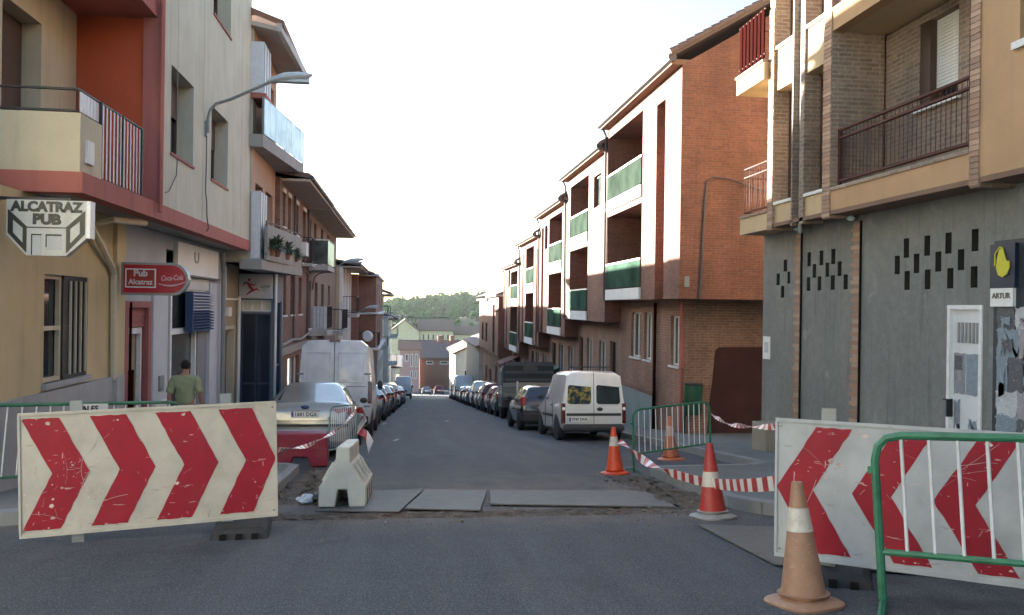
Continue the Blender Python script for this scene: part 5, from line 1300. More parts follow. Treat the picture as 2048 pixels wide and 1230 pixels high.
b = MB(); b.box(-1.0, 1.2, 4.6, 5.0, .9, 2.5); b.build('front_box', stucco('truck_grey', (.06, .06, .058), streak=.2), tk, bevel=.03)
for k, (z_, h_) in enumerate(((2.4, .14), (2.05, .12), (1.72, .12))):
    b = MB(); b.box(-.98, 1.18, 4.57, 4.6, z_-h_/2, z_+h_/2); b.build('band', stucco('truck_band_%d' % k, (.12, .12, .117), streak=.2), tk)
b = MB(); b.lathe([(.0, 0), (.15, 0), (.15, .03), (.0, .03)], 20); b.xf(Matrix.Translation((.15, 4.565, 2.2)) @ Euler((math.pi/2, 0, 0)).to_matrix().to_4x4() @ Matrix.Diagonal((2.2, 1, 1, 1))); b.build('oval_badge', plain('badge_olive', (.10, .095, .07), .5), tk)
b = MB(); b.prism([(-1.05, 5.05, .5), (-1.05, 6.7, .5), (-1.05, 6.85, 1.3), (-1.05, 6.5, 2.2), (-1.05, 5.05, 2.3)], (2.1, 0, 0)); b.build('cab', P_GREY, tk, bevel=.05)
for sx in (-1, 1):
    b = MB(); b.box(sx*1.054, sx*1.065, 5.4, 6.3, 1.45, 2.05); b.build('cab_window', CARG, tk)
    b = MB(); b.box(sx*.72, sx*.98, -.01, .03, .66, .80); b.build('tail_lamp', TAILD, tk)
add_wheels(tk, 2.05, (1.0, 5.8), .40, .26)
# rows of parked cars
PR = {}
def park(style, x, y, paint, label, group, name='parked_car', cat='car', rz=0):
    if style not in PR:
        t = vehicle(style, name, label, cat, x, y, paint, group, rz); PR[style] = t
    else:
        t = dup(PR[style]); t.name = name; t.location = (x, y, G(y)); t.rotation_euler = (PITCH if y < 158 else 0, 0, rz)
        t['label'] = label; t['category'] = cat; t['group'] = group
    for ch in t.children:
        if ch.name.split('.')[0] == 'body':
            ch.material_slots[0].link = 'OBJECT'; ch.material_slots[0].material = paint
    return t
GR_, GL_ = 'cars parked on the sunny side', 'cars parked on the shaded side'
for (s_, y, mt_, lb, nm, ct) in (
    ('hatch', 26.0, P_DARK, 'dark hatchback with bright roof glint parked right behind the small white van', 'parked_car', 'car'),
    ('hatch', 38.6, P_GREEN, 'dark green hatchback ahead of the flatbed truck', 'parked_car', 'car'),
    ('hatch', 42.9, P_RED, 'red hatchback between a green hatchback and a maroon people carrier', 'parked_car', 'car'),
    ('mpv', 47.4, P_MAR, 'maroon people carrier parked before the boxy silver van', 'parked_car', 'car'),
    ('hatch', 52.0, P_SILV, 'small silver hatchback after the maroon people carrier', 'parked_car', 'car'),
    ('combo', 57.0, P_SILV, 'boxy silver van in the middle of the sunny row', 'parked_van', 'van'),
    ('sedan', 62.5, P_BLUE, 'navy saloon parked past the boxy silver van', 'parked_car', 'car'),
    ('hatch', 68.2, P_GREY, 'grey hatchback parked past the navy saloon', 'parked_car', 'car'),
    ('sedan', 73.2, P_DARK, 'black saloon just before the pale hatchback', 'parked_car', 'car'),
    ('hatch', 79.0, P_WHITE, 'white hatchback behind the far white van', 'parked_car', 'car'),
    ('van', 86.5, P_WHITE, 'white van standing out at the far end of the sunny row', 'parked_van', 'van'),
    ('mpv', 97, P_GREY, 'grey people carrier beyond the far white van', 'parked_car', 'car')):
    xx = 4.85+bx(y+2)*.85+(-.1 if y < 30 else .0)+(.12 if s_ == 'van' else 0)
    if y == 26.0: xx = 4.5
    park(s_, xx, y, mt_, lb, GR_, nm, ct)
for (s_, y, mt_, lb, nm, ct) in (
    ('hatch', 28.9, P_MAR, 'dark red hatchback parked in front of the tall white van', 'parked_car', 'car'),
    ('sedan', 33.6, P_GREY, 'grey saloon parked ahead of the dark red hatchback', 'parked_car', 'car'),
    ('hatch', 39.2, P_SILV, 'silver hatchback parked between the grey and the green cars', 'parked_car', 'car'),
    ('sedan', 44.0, P_GREEN, 'green saloon parked ahead of the silver hatchback', 'parked_car', 'car'),
    ('hatch', 49.8, P_GREY, 'grey hatchback parked behind the white estate', 'parked_car', 'car'),
    ('mpv', 55.5, P_WHITE, 'white people carrier with a bright roof on the shaded side', 'parked_car', 'car'),
    ('hatch', 61.0, P_DARK, 'black hatchback just past the white people carrier', 'parked_car', 'car'),
    ('sedan', 66.5, P_SILV, 'silver saloon near the far end of the shaded row', 'parked_car', 'car'),
    ('hatch', 73.0, P_WHITE, 'white hatchback near the far end of the shaded row', 'parked_car', 'car'),
    ('van', 98, P_WHITED, 'pale grey box van parked at the far end of the shaded row', 'parked_van', 'van')):
    xx = -1.92+bx(y+2)*1.0+(-.0 if y < 35 else .0)+(.05 if s_ == 'van' else 0)
    park(s_, xx, y, mt_, lb, GL_, nm, ct)
park('hatch', 3.55, 146, P_GREY, 'grey car driving in the middle at the foot of the street', 'cars at the foot of the street')
park('mpv', 5.9, 150, P_MAR, 'reddish people carrier beside the grey car at the foot of the street', 'cars at the foot of the street')

# ------------------------------------------------------------------ signs on the pub side
s1 = thing('pub_sign', 'white six-sided pub sign with black lettering and painted door hung under the pink band', 'sign', (-4.35, 10.6, 2.3), world=True)
SGW = stucco('sign_white', (.56, .56, .51), var=.1, streak=.25)
SY = 10.55
def sx_(u): return -4.80+u*.915     # u 0..1 across the board
def sz_(v): return 2.62-v*.685      # v 0..1 down the board
out = [(0, 0), (1, 0), (1, .66), (.745, .98), (.25, .98), (0, .62)]
b = MB(); b.prism([(sx_(u), SY, sz_(v)) for u, v in out], (0, .12, 0)); b.build('board', SGW, s1)
b = MB(); b.box(sx_(1), sx_(1)+.045, SY-.012, SY+.14, sz_(.66), sz_(0)); b.build('edge_trim', WHITEF, s1)
INKS = plain('sign_black', (.012, .016, .015), .45)
text_part('ALCATRAZ', .162, INKS, s1, (sx_(.5), SY-.004, sz_(.125)), bold=.009, extrude=.003, sx=.98)
text_part('PUB', .165, INKS, s1, (sx_(.5), SY-.004, sz_(.345)), bold=.010, extrude=.003, sx=1.08)
for fl in (0, 1):
    m_ = (lambda u: u) if fl == 0 else (lambda u: 1-u)
    b = MB()
    o_ = [(.02, .17), (.255, .47), (.255, .94), (.02, .59)]; i_ = [(.085, .36), (.205, .50), (.205, .76), (.085, .58)]
    P_ = [(sx_(m_(u)), SY-.004, sz_(v)) for u, v in o_+i_]
    b.grid(P_+[(p[0], SY-.001, p[2]) for p in P_], [(k, (k+1) % 4, 4+(k+1) % 4, 4+k) for k in range(4)])
    b.build('cell_bars', INKS, s1)
for (u0, v0, u1, v1) in ((.255, .475, .745, .495), (.31, .60, .325, .97), (.31, .60, .44, .625), (.49, .60, .69, .63), (.49, .60, .503, .83)):
    b = MB(); b.box(sx_(u0), sx_(u1), SY-.004, SY-.001, sz_(v1), sz_(v0)); b.build('door_line', INKS, s1)
for (u0, v0, u1, v1) in ((.33, .63, .44, .97), (.51, .64, .69, .88)):
    b = MB(); b.box(sx_(u0), sx_(u1), SY-.003, SY-.001, sz_(v1), sz_(v0)); b.build('door_panel', stucco('panel_grey', (.47, .48, .47)), s1)
b = MB(); b.box(-4.9, -4.1, SY+.03, SY+.09, 2.62, 2.655); b.build('bracket', BLACKM, s1)
s2 = thing('drinks_sign', 'red round-ended sign with white lettering sticking out over the pub entrance', 'sign', (-4.25, 14.42, 1.8), world=True)
CY = 14.42
def pill(b, x0, x1, z0, z1, y, d, n=10):
    r = (z1-z0)/2; zc = (z0+z1)/2
    pts = [(x0, y, z0)]+[(x1-r+r*math.sin(a), y, zc-r*math.cos(a)) for a in [math.pi*k/n for k in range(n+1)]]+[(x0, y, z1)]
    b.prism(pts, (0, d, 0))
b = MB(); pill(b, -4.755, -3.675, 1.52, 2.07, CY, .16); b.build('case', GALV, s2)
b = MB(); pill(b, -4.715, -3.715, 1.56, 2.03, CY-.012, .013); b.build('face', plain('sign_red', (.42, .012, .025), .3, var=.15), s2)
b = MB()
for (x0, x1, z0_, z1_) in ((-4.685, -4.195, 1.945, 1.965), (-4.685, -4.195, 1.645, 1.665), (-4.685, -4.665, 1.665, 1.945), (-4.215, -4.195, 1.665, 1.945)): b.box(x0, x1, CY-.018, CY-.012, z0_, z1_)
b.build('frame', WHITEF, s2)
b = MB(); b.box(-4.665, -4.215, CY-.016, CY-.012, 1.665, 1.945); b.build('panel', plain('sign_rust', (.33, .03, .022), .4), s2)
SWH = plain('sign_lettering', (.62, .54, .52), .5)
text_part('Pub', .15, SWH, s2, (-4.440, CY-.019, 1.885), bold=.005, extrude=.002)
text_part('Alcatraz', .125, SWH, s2, (-4.440, CY-.019, 1.74), bold=.003, extrude=.002, sx=.92)
text_part('Coca-Cola', .125, plain('script_pink', (.62, .40, .42), .5), s2, (-3.940, CY-.016, 1.815), (math.pi/2, -.06, 0), bold=.002, extrude=.002, shear=.32, sx=.66)
b = MB(); pp = [(-4.155+.44*t, CY-.014, 1.715-.05*math.sin(t*3.14)+.04*t) for t in [k/8 for k in range(9)]]; b.tube(pp, [.004+.012*math.sin(k/8*3.14) for k in range(9)], 5); b.build('swash', plain('script_pink2', (.62, .40, .42), .5), s2)
s3 = thing('shop_sign', 'grey shop sign with a red running figure above the blue glass door', 'sign', (-4.4, 24.7, 1.9), world=True)
b = MB(); b.box(-4.87, -3.93, 24.66, 24.795, 1.56, 2.27); b.build('panel', stucco('sign_grey', (.47, .48, .50), streak=.05), s3)
FR = plain('figure_red', (.33, .03, .05), .5)
def limb(pts, r): 
    b = MB(); b.tube([(x, 24.65, z) for x, z in pts], r, 6); return b.build('figure', FR, s3)
limb([(-4.62, 2.02), (-4.55, 1.90), (-4.46, 1.80)], [.03, .045, .03]); limb([(-4.46, 1.80), (-4.36, 1.84), (-4.30, 1.78)], [.03, .025, .012]); limb([(-4.46, 1.80), (-4.56, 1.74), (-4.66, 1.66)], [.03, .025, .012])
limb([(-4.62, 2.03), (-4.72, 2.0), (-4.75, 1.92)], [.022, .02, .010]); limb([(-4.55, 1.98), (-4.44, 1.94), (-4.38, 2.0)], [.02, .018, .010])
b = MB(); b.ball((-4.58, 24.65, 2.10), .04, .02, .045, 10, 6); b.build('figure_head', FR, s3)
text_part('AESP', .13, plain('sign_teal', (.16, .22, .24), .5), s3, (-4.13, 24.652, 1.90), bold=.002, extrude=.002)
text_part('SPORT', .06, plain('sign_teal2', (.20, .20, .26), .5), s3, (-4.15, 24.652, 1.79), extrude=.002)

# ------------------------------------------------------------------ street lamps on the shaded walls, cable over the street
def lamp(label, xw, y, z, L, s=1.0):
    t = thing('street_lamp', label, 'street lamp', (xw, y, z), world=True, group='lamps on wall arms')
    b = MB(); b.tube([(xw+.06, y, z-.35), (xw+.06, y, z-.05), (xw+.10, y, z+.12), (xw+.22, y, z+.26), (xw+.5, y, z+.36), (xw+L, y, z+.36+.40*(L-.5)/.8)], .032*s, 8); b.build('arm', GREYM, t)
    b = MB(); b.box(xw, xw+.05, y-.05, y+.05, z-.42, z-.12); b.build('bracket', GREYM, t)
    hz = z+.36+.40*(L-.5)/.8; x0 = xw+L-.06
    pts = []; n = 9; secs = ((0, .045, .05, .02), (.12, .11, .10, .05), (.35, .16, .14, .07), (.62, .15, .11, .07), (.82, .10, .06, .05), (.92, .03, .02, .02))
    V0 = []
    for (dx, hw, hu, hd) in secs:
        for k in range(10):
            a = 2*math.pi*k/10; yy = hw*math.cos(a); zz = math.sin(a); zz = zz*hu if zz > 0 else zz*hd
            V0.append((x0+dx*s, y+yy*s, hz+dx*.20*s+zz*s))
    b = MB(); b.grid(V0, [(i*10+k, i*10+(k+1) % 10, (i+1)*10+(k+1) % 10, (i+1)*10+k) for i in range(len(secs)-1) for k in range(10)]+[tuple(range(10)), tuple(range(50, 60))])
    b.build('head', plain('lamp_head', (.50, .54, .56), .35, .2), t, smooth=True)
    b = MB(); b.box(x0+.28*s, x0+.86*s, y-.10*s, y+.10*s, hz-.10*s, hz-.035*s); b.xf(Matrix.Translation((0, 0, .10*s))); b.build('diffuser', PLEXI, t, bevel=.02)
lamp('street lamp on a long arm fixed to the cream upper wall', -4.2, 17.6, 5.27, 1.3)
lamp('street lamp on an arm under the turquoise balcony side', -4.1, 36.2, 2.45, 1.35)
lamp('street lamp on the brown wall before the red brick bay house', -3.9, 56.5, .55, 1.1)
b = MB(); pts = [(-4.1+k*.56, 47+k*.65, 1.20-.55*math.sin(math.pi*k/20)-.0*k) for k in range(21)]
b.tube(pts, .022, 5); o = b.build('overhead_cable', FASCIA, loc=(1.5, 53, 1)); tagset(o, 'dark cable hanging across the street between the two terraces', 'cable')

b = MB(); b.tube([(-1.6+k*.55, 112, -3.0-.7*math.sin(math.pi*k/16)+k*.045) for k in range(17)], .02, 5); o = b.build('overhead_cable', FASCIA, loc=(2.8, 112, -3.2)); tagset(o, 'thin sagging cable in front of the cream block at the foot of the street', 'cable')
# ------------------------------------------------------------------ the roadworks
def frame_xf(origin, ux, up):
    ux = Vector(ux).normalized(); up = Vector(up); up = (up-ux*up.dot(ux)).normalized(); f = up.cross(ux)
    m = Matrix((ux, f, up)).transposed().to_4x4(); m.translation = Vector(origin); return m
def chevron_board(label, TL, TR, BL, n, right, white, feet):
    TL, TR, BL = Vector(TL), Vector(TR), Vector(BL)
    t = thing('chevron_board', label, 'road sign', BL)
    W_ = (TR-TL).length; H_ = (TL-BL).length
    t.matrix_world = frame_xf(BL, TR-TL, TL-BL)
    b = MB(); b.box(0, W_, 0, .025, 0, H_); b.build('panel', white, t, bevel=.004)
    b = MB(); b.box(-.004, W_+.004, -.012, .002, -.012, .02); b.box(-.004, W_+.004, -.012, .002, H_-.02, H_+.006); b.box(-.006, .012, -.012, .002, .02, H_-.02); b.box(W_-.012, W_+.006, -.012, .002, .02, H_-.02); b.build('rim', white, t)
    step = .545 if right else .515
    for k in range(n):
        w = .30; zt, zb = H_*.955, H_*.045; zm = H_*.5; d = .24
        x0 = .02+k*step
        if right: P_ = [(x0, zt), (x0+w, zt), (x0+w+d-.0, zm), (x0+w, zb), (x0, zb), (x0+d, zm)]
        else:
            x0 = .278+k*step; P_ = [(x0, zt), (x0+.24, zt), (x0-.02, zm), (x0+.24, zb), (x0, zb), (x0-.272, zm)]
        if k*0 == 0:
            P_ = [(min(max(x, .004), W_-.004), z) for x, z in P_]
        b = MB()
        # outline with slightly ragged, peeling edges
        rg = []
        for i in range(len(P_)):
            p, q = P_[i], P_[(i+1) % len(P_)]; m_ = 9
            for j in range(m_):
                u = j/m_; e = 0 if j == 0 else random.uniform(-.004, .004)
                rg.append((p[0]+(q[0]-p[0])*u+e, -.0035, p[1]+(q[1]-p[1])*u+(random.uniform(-.004, .004) if j else 0)))
        i6 = [i*9 for i in range(6)]
        b.v = [Vector(p) for p in rg]; n9 = len(rg)
        mid1, mid2 = 18, 45
        up_ = list(range(0, mid1+1))+list(range(mid2, n9)); lo_ = list(range(mid1, mid2+1))
        b.f = [tuple(up_), tuple(lo_)]; b.m = [0, 0]
        b.build('chevron', CHEVR, t, fix=False)
    sc = MB(); cs = [(random.uniform(.1, W_-.1), random.uniform(.08, H_-.08), random.uniform(.05, .22)) for _ in range(7)]
    for _ in range(85):
        if random.random() < .78: cx_, cz_, sg = random.choice(cs); x, z = random.gauss(cx_, sg), random.gauss(cz_, sg)
        else: x, z = random.uniform(.02, W_-.02), random.uniform(.02, H_-.02)
        a = random.gauss(.5, .9); L = random.choice((.015, .02, .03, .05, .09, .3)); cv = random.uniform(-3, 3); wd = random.uniform(.0005, .0017)
        q = []
        for k in range(5):
            q.append((x, z)); x += math.cos(a)*L/4; z += math.sin(a)*L/4; a += cv*L/4
        for k in range(4):
            (xa, za), (xb, zb) = q[k], q[k+1]; nx, nz = -(zb-za), xb-xa; nn = math.hypot(nx, nz); nx *= wd/nn; nz *= wd/nn
            if 0 < min(xa, xb) and max(xa, xb) < W_ and 0 < min(za, zb) and max(za, zb) < H_: sc.face([(xa-nx, -.0055, za-nz), (xb-nx, -.0055, zb-nz), (xb+nx, -.0055, zb+nz), (xa+nx, -.0055, za+nz)])
    for _ in range(60):                     # flaked patches, thickest near the rims and the worn spots
        if random.random() < .5: cx_, cz_, sg = random.choice(cs); x, z = random.gauss(cx_, sg*.8), random.gauss(cz_, sg*.8)
        else: x, z = random.uniform(.03, W_-.03), random.choice((random.uniform(.03, .10), H_-random.uniform(.03, .10)))
        r_ = random.choice((.004, .006, .008, .012, .02))
        if r_*2 < x < W_-r_*2 and r_*2 < z < H_-r_*2: sc.face([(x+r_*random.uniform(.4, 1.5)*math.cos(t_), -.0058, z+r_*random.uniform(.3, 1.1)*math.sin(t_)) for t_ in [k*.785 for k in range(8)]])
    sc.build('scratches', plain('scratch_pale', (.55, .42, .38), .7, var=.4), t, kind='stuff', fix=False)
    for xx in (.03, W_-.03):
        for zz in (.05, H_-.05):
            q = MB(); q.lathe([(.011, 0), (.011, .006), (.0, .009)], 8, axis='y'); q.xf(Matrix.Translation((xx, -.004, zz)) @ Matrix.Diagonal((1, -1, 1, 1))); q.build('bolt', GALV, t)
    for fx in feet:
        b = MB(); b.box(fx-.05, fx+.05, .03, .09, -.34, H_+.09); b.build('post', GALV, t)
    return t
CL = chevron_board('large board with red chevrons pointing towards the road centre, beside the pub', (-3.384, 7.689, .404), (-1.249, 8.093, .466), (-3.347, 7.685, -.68), 4, True, CHEVW, (.45, 1.72))
CRb = chevron_board('large board with red chevrons pointing at the gap, behind the near green barrier', (2.766, 5.746, .605), (2.766+1.272*1.65, 5.746-.817*1.65, .62), (2.714, 5.753, -.391), 4, False, CHEVW2, (.36, 1.78))
def rubber_base(label, x, y, rz):
    t = thing('rubber_base', label, 'base block', (x, y, G(y)), rz, 'rubber feet of the chevron boards', rx=0)
    b = MB(); b.prism([(-.27, -.40, 0), (.27, -.40, 0), (.24, -.38, .09), (.20, -.34, .13), (-.20, -.34, .13), (-.24, -.38, .09)], (0, .74, 0)); b.build('block', RUBBER, t, bevel=.015)
    for k in range(3):
        for s_ in (-1,):
            b = MB(); b.box(-.17+k*.14, -.115+k*.14, -.412, -.36, .015, .085); b.build('slot', DARKIN, t)
rubber_base('black slotted rubber foot under the chevron board beside the pub', -1.55, 8.15, .12)
rubber_base('black slotted rubber foot under the chevron board behind the near barrier', 3.17, 5.75, -.5)
# cones
def cone(label, x, y, h, mats, tilt=(0, 0), lift=0, bands=((.60, .80),), base=None):
    t = thing('traffic_cone', label, 'traffic cone', (x, y, G(y)+lift), random.uniform(0, 1), 'traffic cones')
    t.rotation_euler = (PITCH+tilt[0], tilt[1], .3)
    m1, m2 = mats; n = 24
    def r(f): return .145*h/.75*(1-f)+.035*f if f > .0 else .145*h/.75
    s = h*.27; b = MB(); k8 = 8
    pr = [(s*1.16, 0), (s*1.18, .018), (s*1.10, .032), (s*.72, .05), (r(0)*1.10, .075), (r(.10), .10*h)]
    i0 = len(b.v); b.lathe(pr, n)
    for q in range(i0, len(b.v)):          # squarish foot with cut corners
        v = b.v[q]; rad_ = math.hypot(v.x, v.y)
        if v.z < .056:
            mx = max(abs(v.x), abs(v.y)); k = min(1.0, (rad_/mx)*.86); v.x *= k; v.y *= k
    b.build('foot', base or m1, t, smooth=35)
    prev = .10; 
    segs = []
    for (a, c) in bands: segs += [(prev, a, 0), (a, c, 1)]; prev = c
    segs.append((prev, 1.0, 0))
    for a, c, mi in segs:
        b = MB(); e = .0025 if mi else 0
        b.lathe([(r(a)+e, a*h), (r((a+c)/2)+e, (a+c)/2*h), (r(c)+e, c*h)], n)
        b.build('sleeve' if mi else 'body', m2 if mi else m1, t, smooth=35)
cone('dirty faded tan cone standing in front of the chevron board', 2.57, 5.02, .78, (CONET, CONEW), bands=((.60, .79),))
cone('red and white cone on a grey foot where the tape dips', 3.30, 8.50, .79, (CONER, CONEW), bands=((.42, .62),), base=CONEB)
cone('bright orange cone by the rear of the small white van', 3.37, 12.95, .75, (CONEO, CONEW), bands=((.60, .80),))
cone('faded orange cone behind the bars of the green barrier', 4.62, 13.9, .76, (scratched('cone_faded', (.58, .17, .08), (.5, .3, .2), .3), scratched('cone_faded2', (.55, .36, .28), (.5, .3, .2), .3)), bands=((.55, .78),), lift=.13)
cone('toppled stub of an orange cone between the red and white plastic barriers', -1.02, 13.6, .42, (CONEO, CONEO), bands=())
# crowd-control barriers
def barrier(label, A_, B_, h=1.05, r=.021, nb=None, lift=0, cap=True, bot=.22, mats=(BARG, BARW)):
    A_, B_ = Vector(A_), Vector(B_); L = (B_-A_).length
    t = thing('crowd_barrier', label, 'barrier', A_, 0, 'green and white crowd barriers')
    d = (B_-A_); hd = Vector((d.x, d.y, 0)).normalized()
    slope = d.z/math.hypot(d.x, d.y)
    t.rotation_euler = (0, -math.atan(slope), math.atan2(d.y, d.x))
    c = .16
    b = MB(); b.tube([(0, 0, 0), (0, 0, h-c), (.02, 0, h-.07), (.07, 0, h-.02), (c, 0, h), (L-c, 0, h), (L-.07, 0, h-.02), (L-.02, 0, h-.07), (L, 0, h-c), (L, 0, 0)], r, 8)
    b.tube([(0, 0, bot), (L, 0, bot)], r*.8, 8)
    for xx in (0, L): b.tube([(xx, -.22, .02), (xx, -.03, .06), (xx, .03, .06), (xx, .22, .02)], r*.8, 6)
    b.box(-.045, -.015, -.02, .02, h-.24, h-.20); b.build('frame', mats[0], t, smooth=40)
    nb = nb or int(L/.115); first = None
    for k in range(nb):
        xx = L*(k+1)/(nb+1)
        if first is None:
            q = MB(); q.tube([(xx, 0, bot), (xx, 0, h-.0)], r*.42, 6); first = q.build('bar', mats[1], t, smooth=40); fx = xx
        else:
            o = first.copy(); COL.objects.link(o); o.parent = t; o.location = (xx-fx, 0, 0)
    return t
def gp(x, y, dz=0): return (x, y, G(y)+dz)
barrier('green barrier with white bars closest to the camera, in front of the chevron board', gp(2.985, 4.80), (2.985+1.99, 4.80-1.47, G(4.8)+.16), 1.10, .026, 15, bot=.37)
barrier('green barrier standing at the pavement corner near the small white van', gp(3.74, 13.15), gp(5.28, 13.75, .13), 1.03, .020, 13, bot=.30)
bl_ = barrier('green barrier half hidden behind the chevron board by the pub wall', gp(-5.1, 9.35, .13), gp(-3.22, 12.0, .13), 1.05, .022, 18)
b = MB(); b.box(1.62, 2.12, -.03, -.024, .93, 1.05); tg = b.build('name_tag', WHITEP, bl_)
text_part('ALES', .09, INK, tg, (1.87, -.032, .99), bold=.003, extrude=.001, sx=1.2)
barrier('barrier seen end on between the silver saloon and the white plastic block', gp(-1.40, 15.1), gp(-.96, 16.15), 1.05, .015, 14, bot=.25, mats=(plain('barrier_faded', (.20, .30, .25), .5), BARW))
# water-filled plastic blocks
def plastic_block(label, x, y, rz, L, h, mt, w0=.29, w1=.11, rx=PITCH, cut=True, lift=0):
    t = thing('plastic_barrier', label, 'plastic barrier', (x, y, G(y)+lift), rz, 'plastic road barriers', rx=rx)
    b = MB()
    hw = [(-w0, .0), (-w0, .26*h/.77), (-w0*.82, .33*h/.77), (-w1, .56*h/.77), (-w1*.9, h)]
    prof = hw+[(-a, z) for a, z in reversed(hw)]
    # end face has a wide notch between two feet
    nt = [(w0*.30, 0), (w0*.20, .22*h/.77), (-w0*.20, .22*h/.77), (-w0*.30, 0)] if cut else []
    P_ = prof+nt
    b.prism([(p[0], 0, p[1]) for p in P_], (0, L, 0)); body = b.build('body', mt, t, bevel=.018)
    for sx in (-1, 1):
        for k in range(3):
            yy = L*(.14+.29*k); q = MB()
            q.prism([(sx*w0*.87, yy, .30*h/.77), (sx*w1*1.3, yy, .54*h/.77), (sx*w1*1.3, yy+.05, .54*h/.77), (sx*w0*.87, yy+.05, .30*h/.77)], (sx*.028, 0, .016)); q.build('rib', mt, t, bevel=.006)
            q = MB(); q.box(sx*(w0-.03), sx*(w0+.004), yy+.1, yy+.2, 0, .2*h/.77); q.build('foot_slot', plain('slot_dark', (.06, .055, .05), .8), t)
plastic_block('dirty white plastic road block standing on the steel plate', -.71, 9.5, -.015, 1.45, .68, PLASW, w0=.265, w1=.085, lift=.03)
rb = thing('plastic_barrier', 'magenta red plastic road block behind the chevron board, in front of the saloon', 'plastic barrier', (-2.9, 14.55, G(14.55)+.01), 0, 'plastic road barriers')
b = MB(); P_ = [(0, 0), (.28, 0), (.36, .17), (.60, .17), (.68, 0), (.90, 0), (.98, .17), (1.20, .17), (1.28, 0), (1.55, 0), (1.55, .28), (1.53, .58), (.02, .58), (0, .28)]
b.prism([(x, 0, z) for x, z in P_], (0, .34, 0)); b.build('body', PLASR, rb, bevel=.02)
b = MB(); b.box(.70, .72, -.006, 0, .25, .42); b.box(.02, 1.53, -.012, .0, .30, .325); b.build('rib', PLASR, rb, bevel=.004)
# steel plates over the trench
def splate(label, pts, rzb, lift=.006):
    cx = sum(p[0] for p in pts)/4; cy = sum(p[1] for p in pts)/4
    b = MB(); b.prism([(x, y, G(y)+lift+dz) for x, y, dz in [(p+(0,))[:3] for p in pts]], (0, 0, .013))
    o = b.build('steel_plate', STEEL, loc=(cx, cy, G(cy))); tagset(o, label, 'steel plate', 'steel plates over the trench')
splate('worn steel plate carrying the white plastic block', [(-1.0, 9.38), (-.06, 9.02, .03), (.24, 10.98, .02), (-.72, 11.1)], 0)
splate('short pale steel plate in the middle of the row', [(.0, 9.3, .02), (.83, 9.08, .02), (1.08, 10.86, .012), (.28, 11.06, .012)], 0)
splate('long steel plate spanning to the kerb by the red and white cone', [(1.0, 9.6, .012), (3.10, 9.12, .012), (3.17, 10.64, .006), (1.13, 10.92, .006)], 0)
splate('dark-edged sheet lying under the chevron board foot', [(2.93, 7.95, .0), (2.88, 6.1, .0), (4.6, 5.3, .0), (4.9, 7.3, .0)], 0, .012)
# tape
def tape(label, pts, w=.075, twist=None, seg=.11, hang=False):
    P_ = [Vector(p) for p in pts]
    Q = []
    for i in range(len(P_)-1):
        p0 = P_[max(i-1, 0)]; p1 = P_[i]; p2 = P_[i+1]; p3 = P_[min(i+2, len(P_)-1)]
        m_ = max(2, int((p2-p1).length/(seg/2)))
        for k in range(m_):
            u = k/m_; Q.append(.5*((2*p1)+(p2-p0)*u+(2*p0-5*p1+4*p2-p3)*u*u+(3*p1-p0-3*p2+p3)*u**3))
    Q.append(P_[-1])
    b = MB(); N = len(Q); V = []
    for i, q in enumerate(Q):
        tg_ = (Q[min(i+1, N-1)]-Q[max(i-1, 0)]).normalized(); a = twist(i/N) if twist else 0
        up = Vector((0, 0, 1)); up = (up-tg_*up.dot(tg_)).normalized(); sd_ = tg_.cross(up)
        d = (up*math.cos(a)+sd_*math.sin(a))*w/2
        lean = tg_*w*.32
        V += [q+d+lean, q-d-lean]
    b.v = V
    for i in range(N-1): b.f.append((2*i, 2*i+2, 2*i+3, 2*i+1)); b.m.append((i//2) % 2)
    c = P_[len(P_)//2]
    o = b.build('warning_tape', [TAPER, TAPEW], loc=c, fix=False); so = o.modifiers.new('thickness', 'SOLIDIFY'); so.thickness = .003
    tagset(o, label, 'tape', 'red and white warning tape'); return o
tape('twisted tape from the chevron board to the end-on barrier beside the saloon', [(-1.22, 8.07, .0), (-1.18, 10.5, -.35), (-1.05, 13.5, -.58), (-.94, 16.1, -.60)], .05, lambda u: 10*u, .14)
tk_ = tape('loose knotted end of tape hanging from the end-on barrier', [(-.94, 16.1, -.60), (-.80, 16.0, -.75), (-.86, 16.0, -.98), (-.74, 15.95, -1.10), (-.66, 15.95, -1.32)], .26, lambda u: 2.2*u+.3, .55)
tape('tape sagging from the orange cone past the red and white cone to the board', [(3.40, 12.87, -.73), (3.345, 10.95, -.735), (3.33, 9.35, -.59), (3.25, 8.2, -.41), (3.0, 6.87, -.13), (2.79, 5.82, .12)], .115, lambda u: (5.5*(1-u/.42) if u < .42 else .25), .16)
tape('taut tape from the pavement barrier to the chevron board', [(5.28, 13.75, -.40), (4.3, 10.5, -.12), (2.95, 5.9, .52)], .06, lambda u: 12*u, .16)
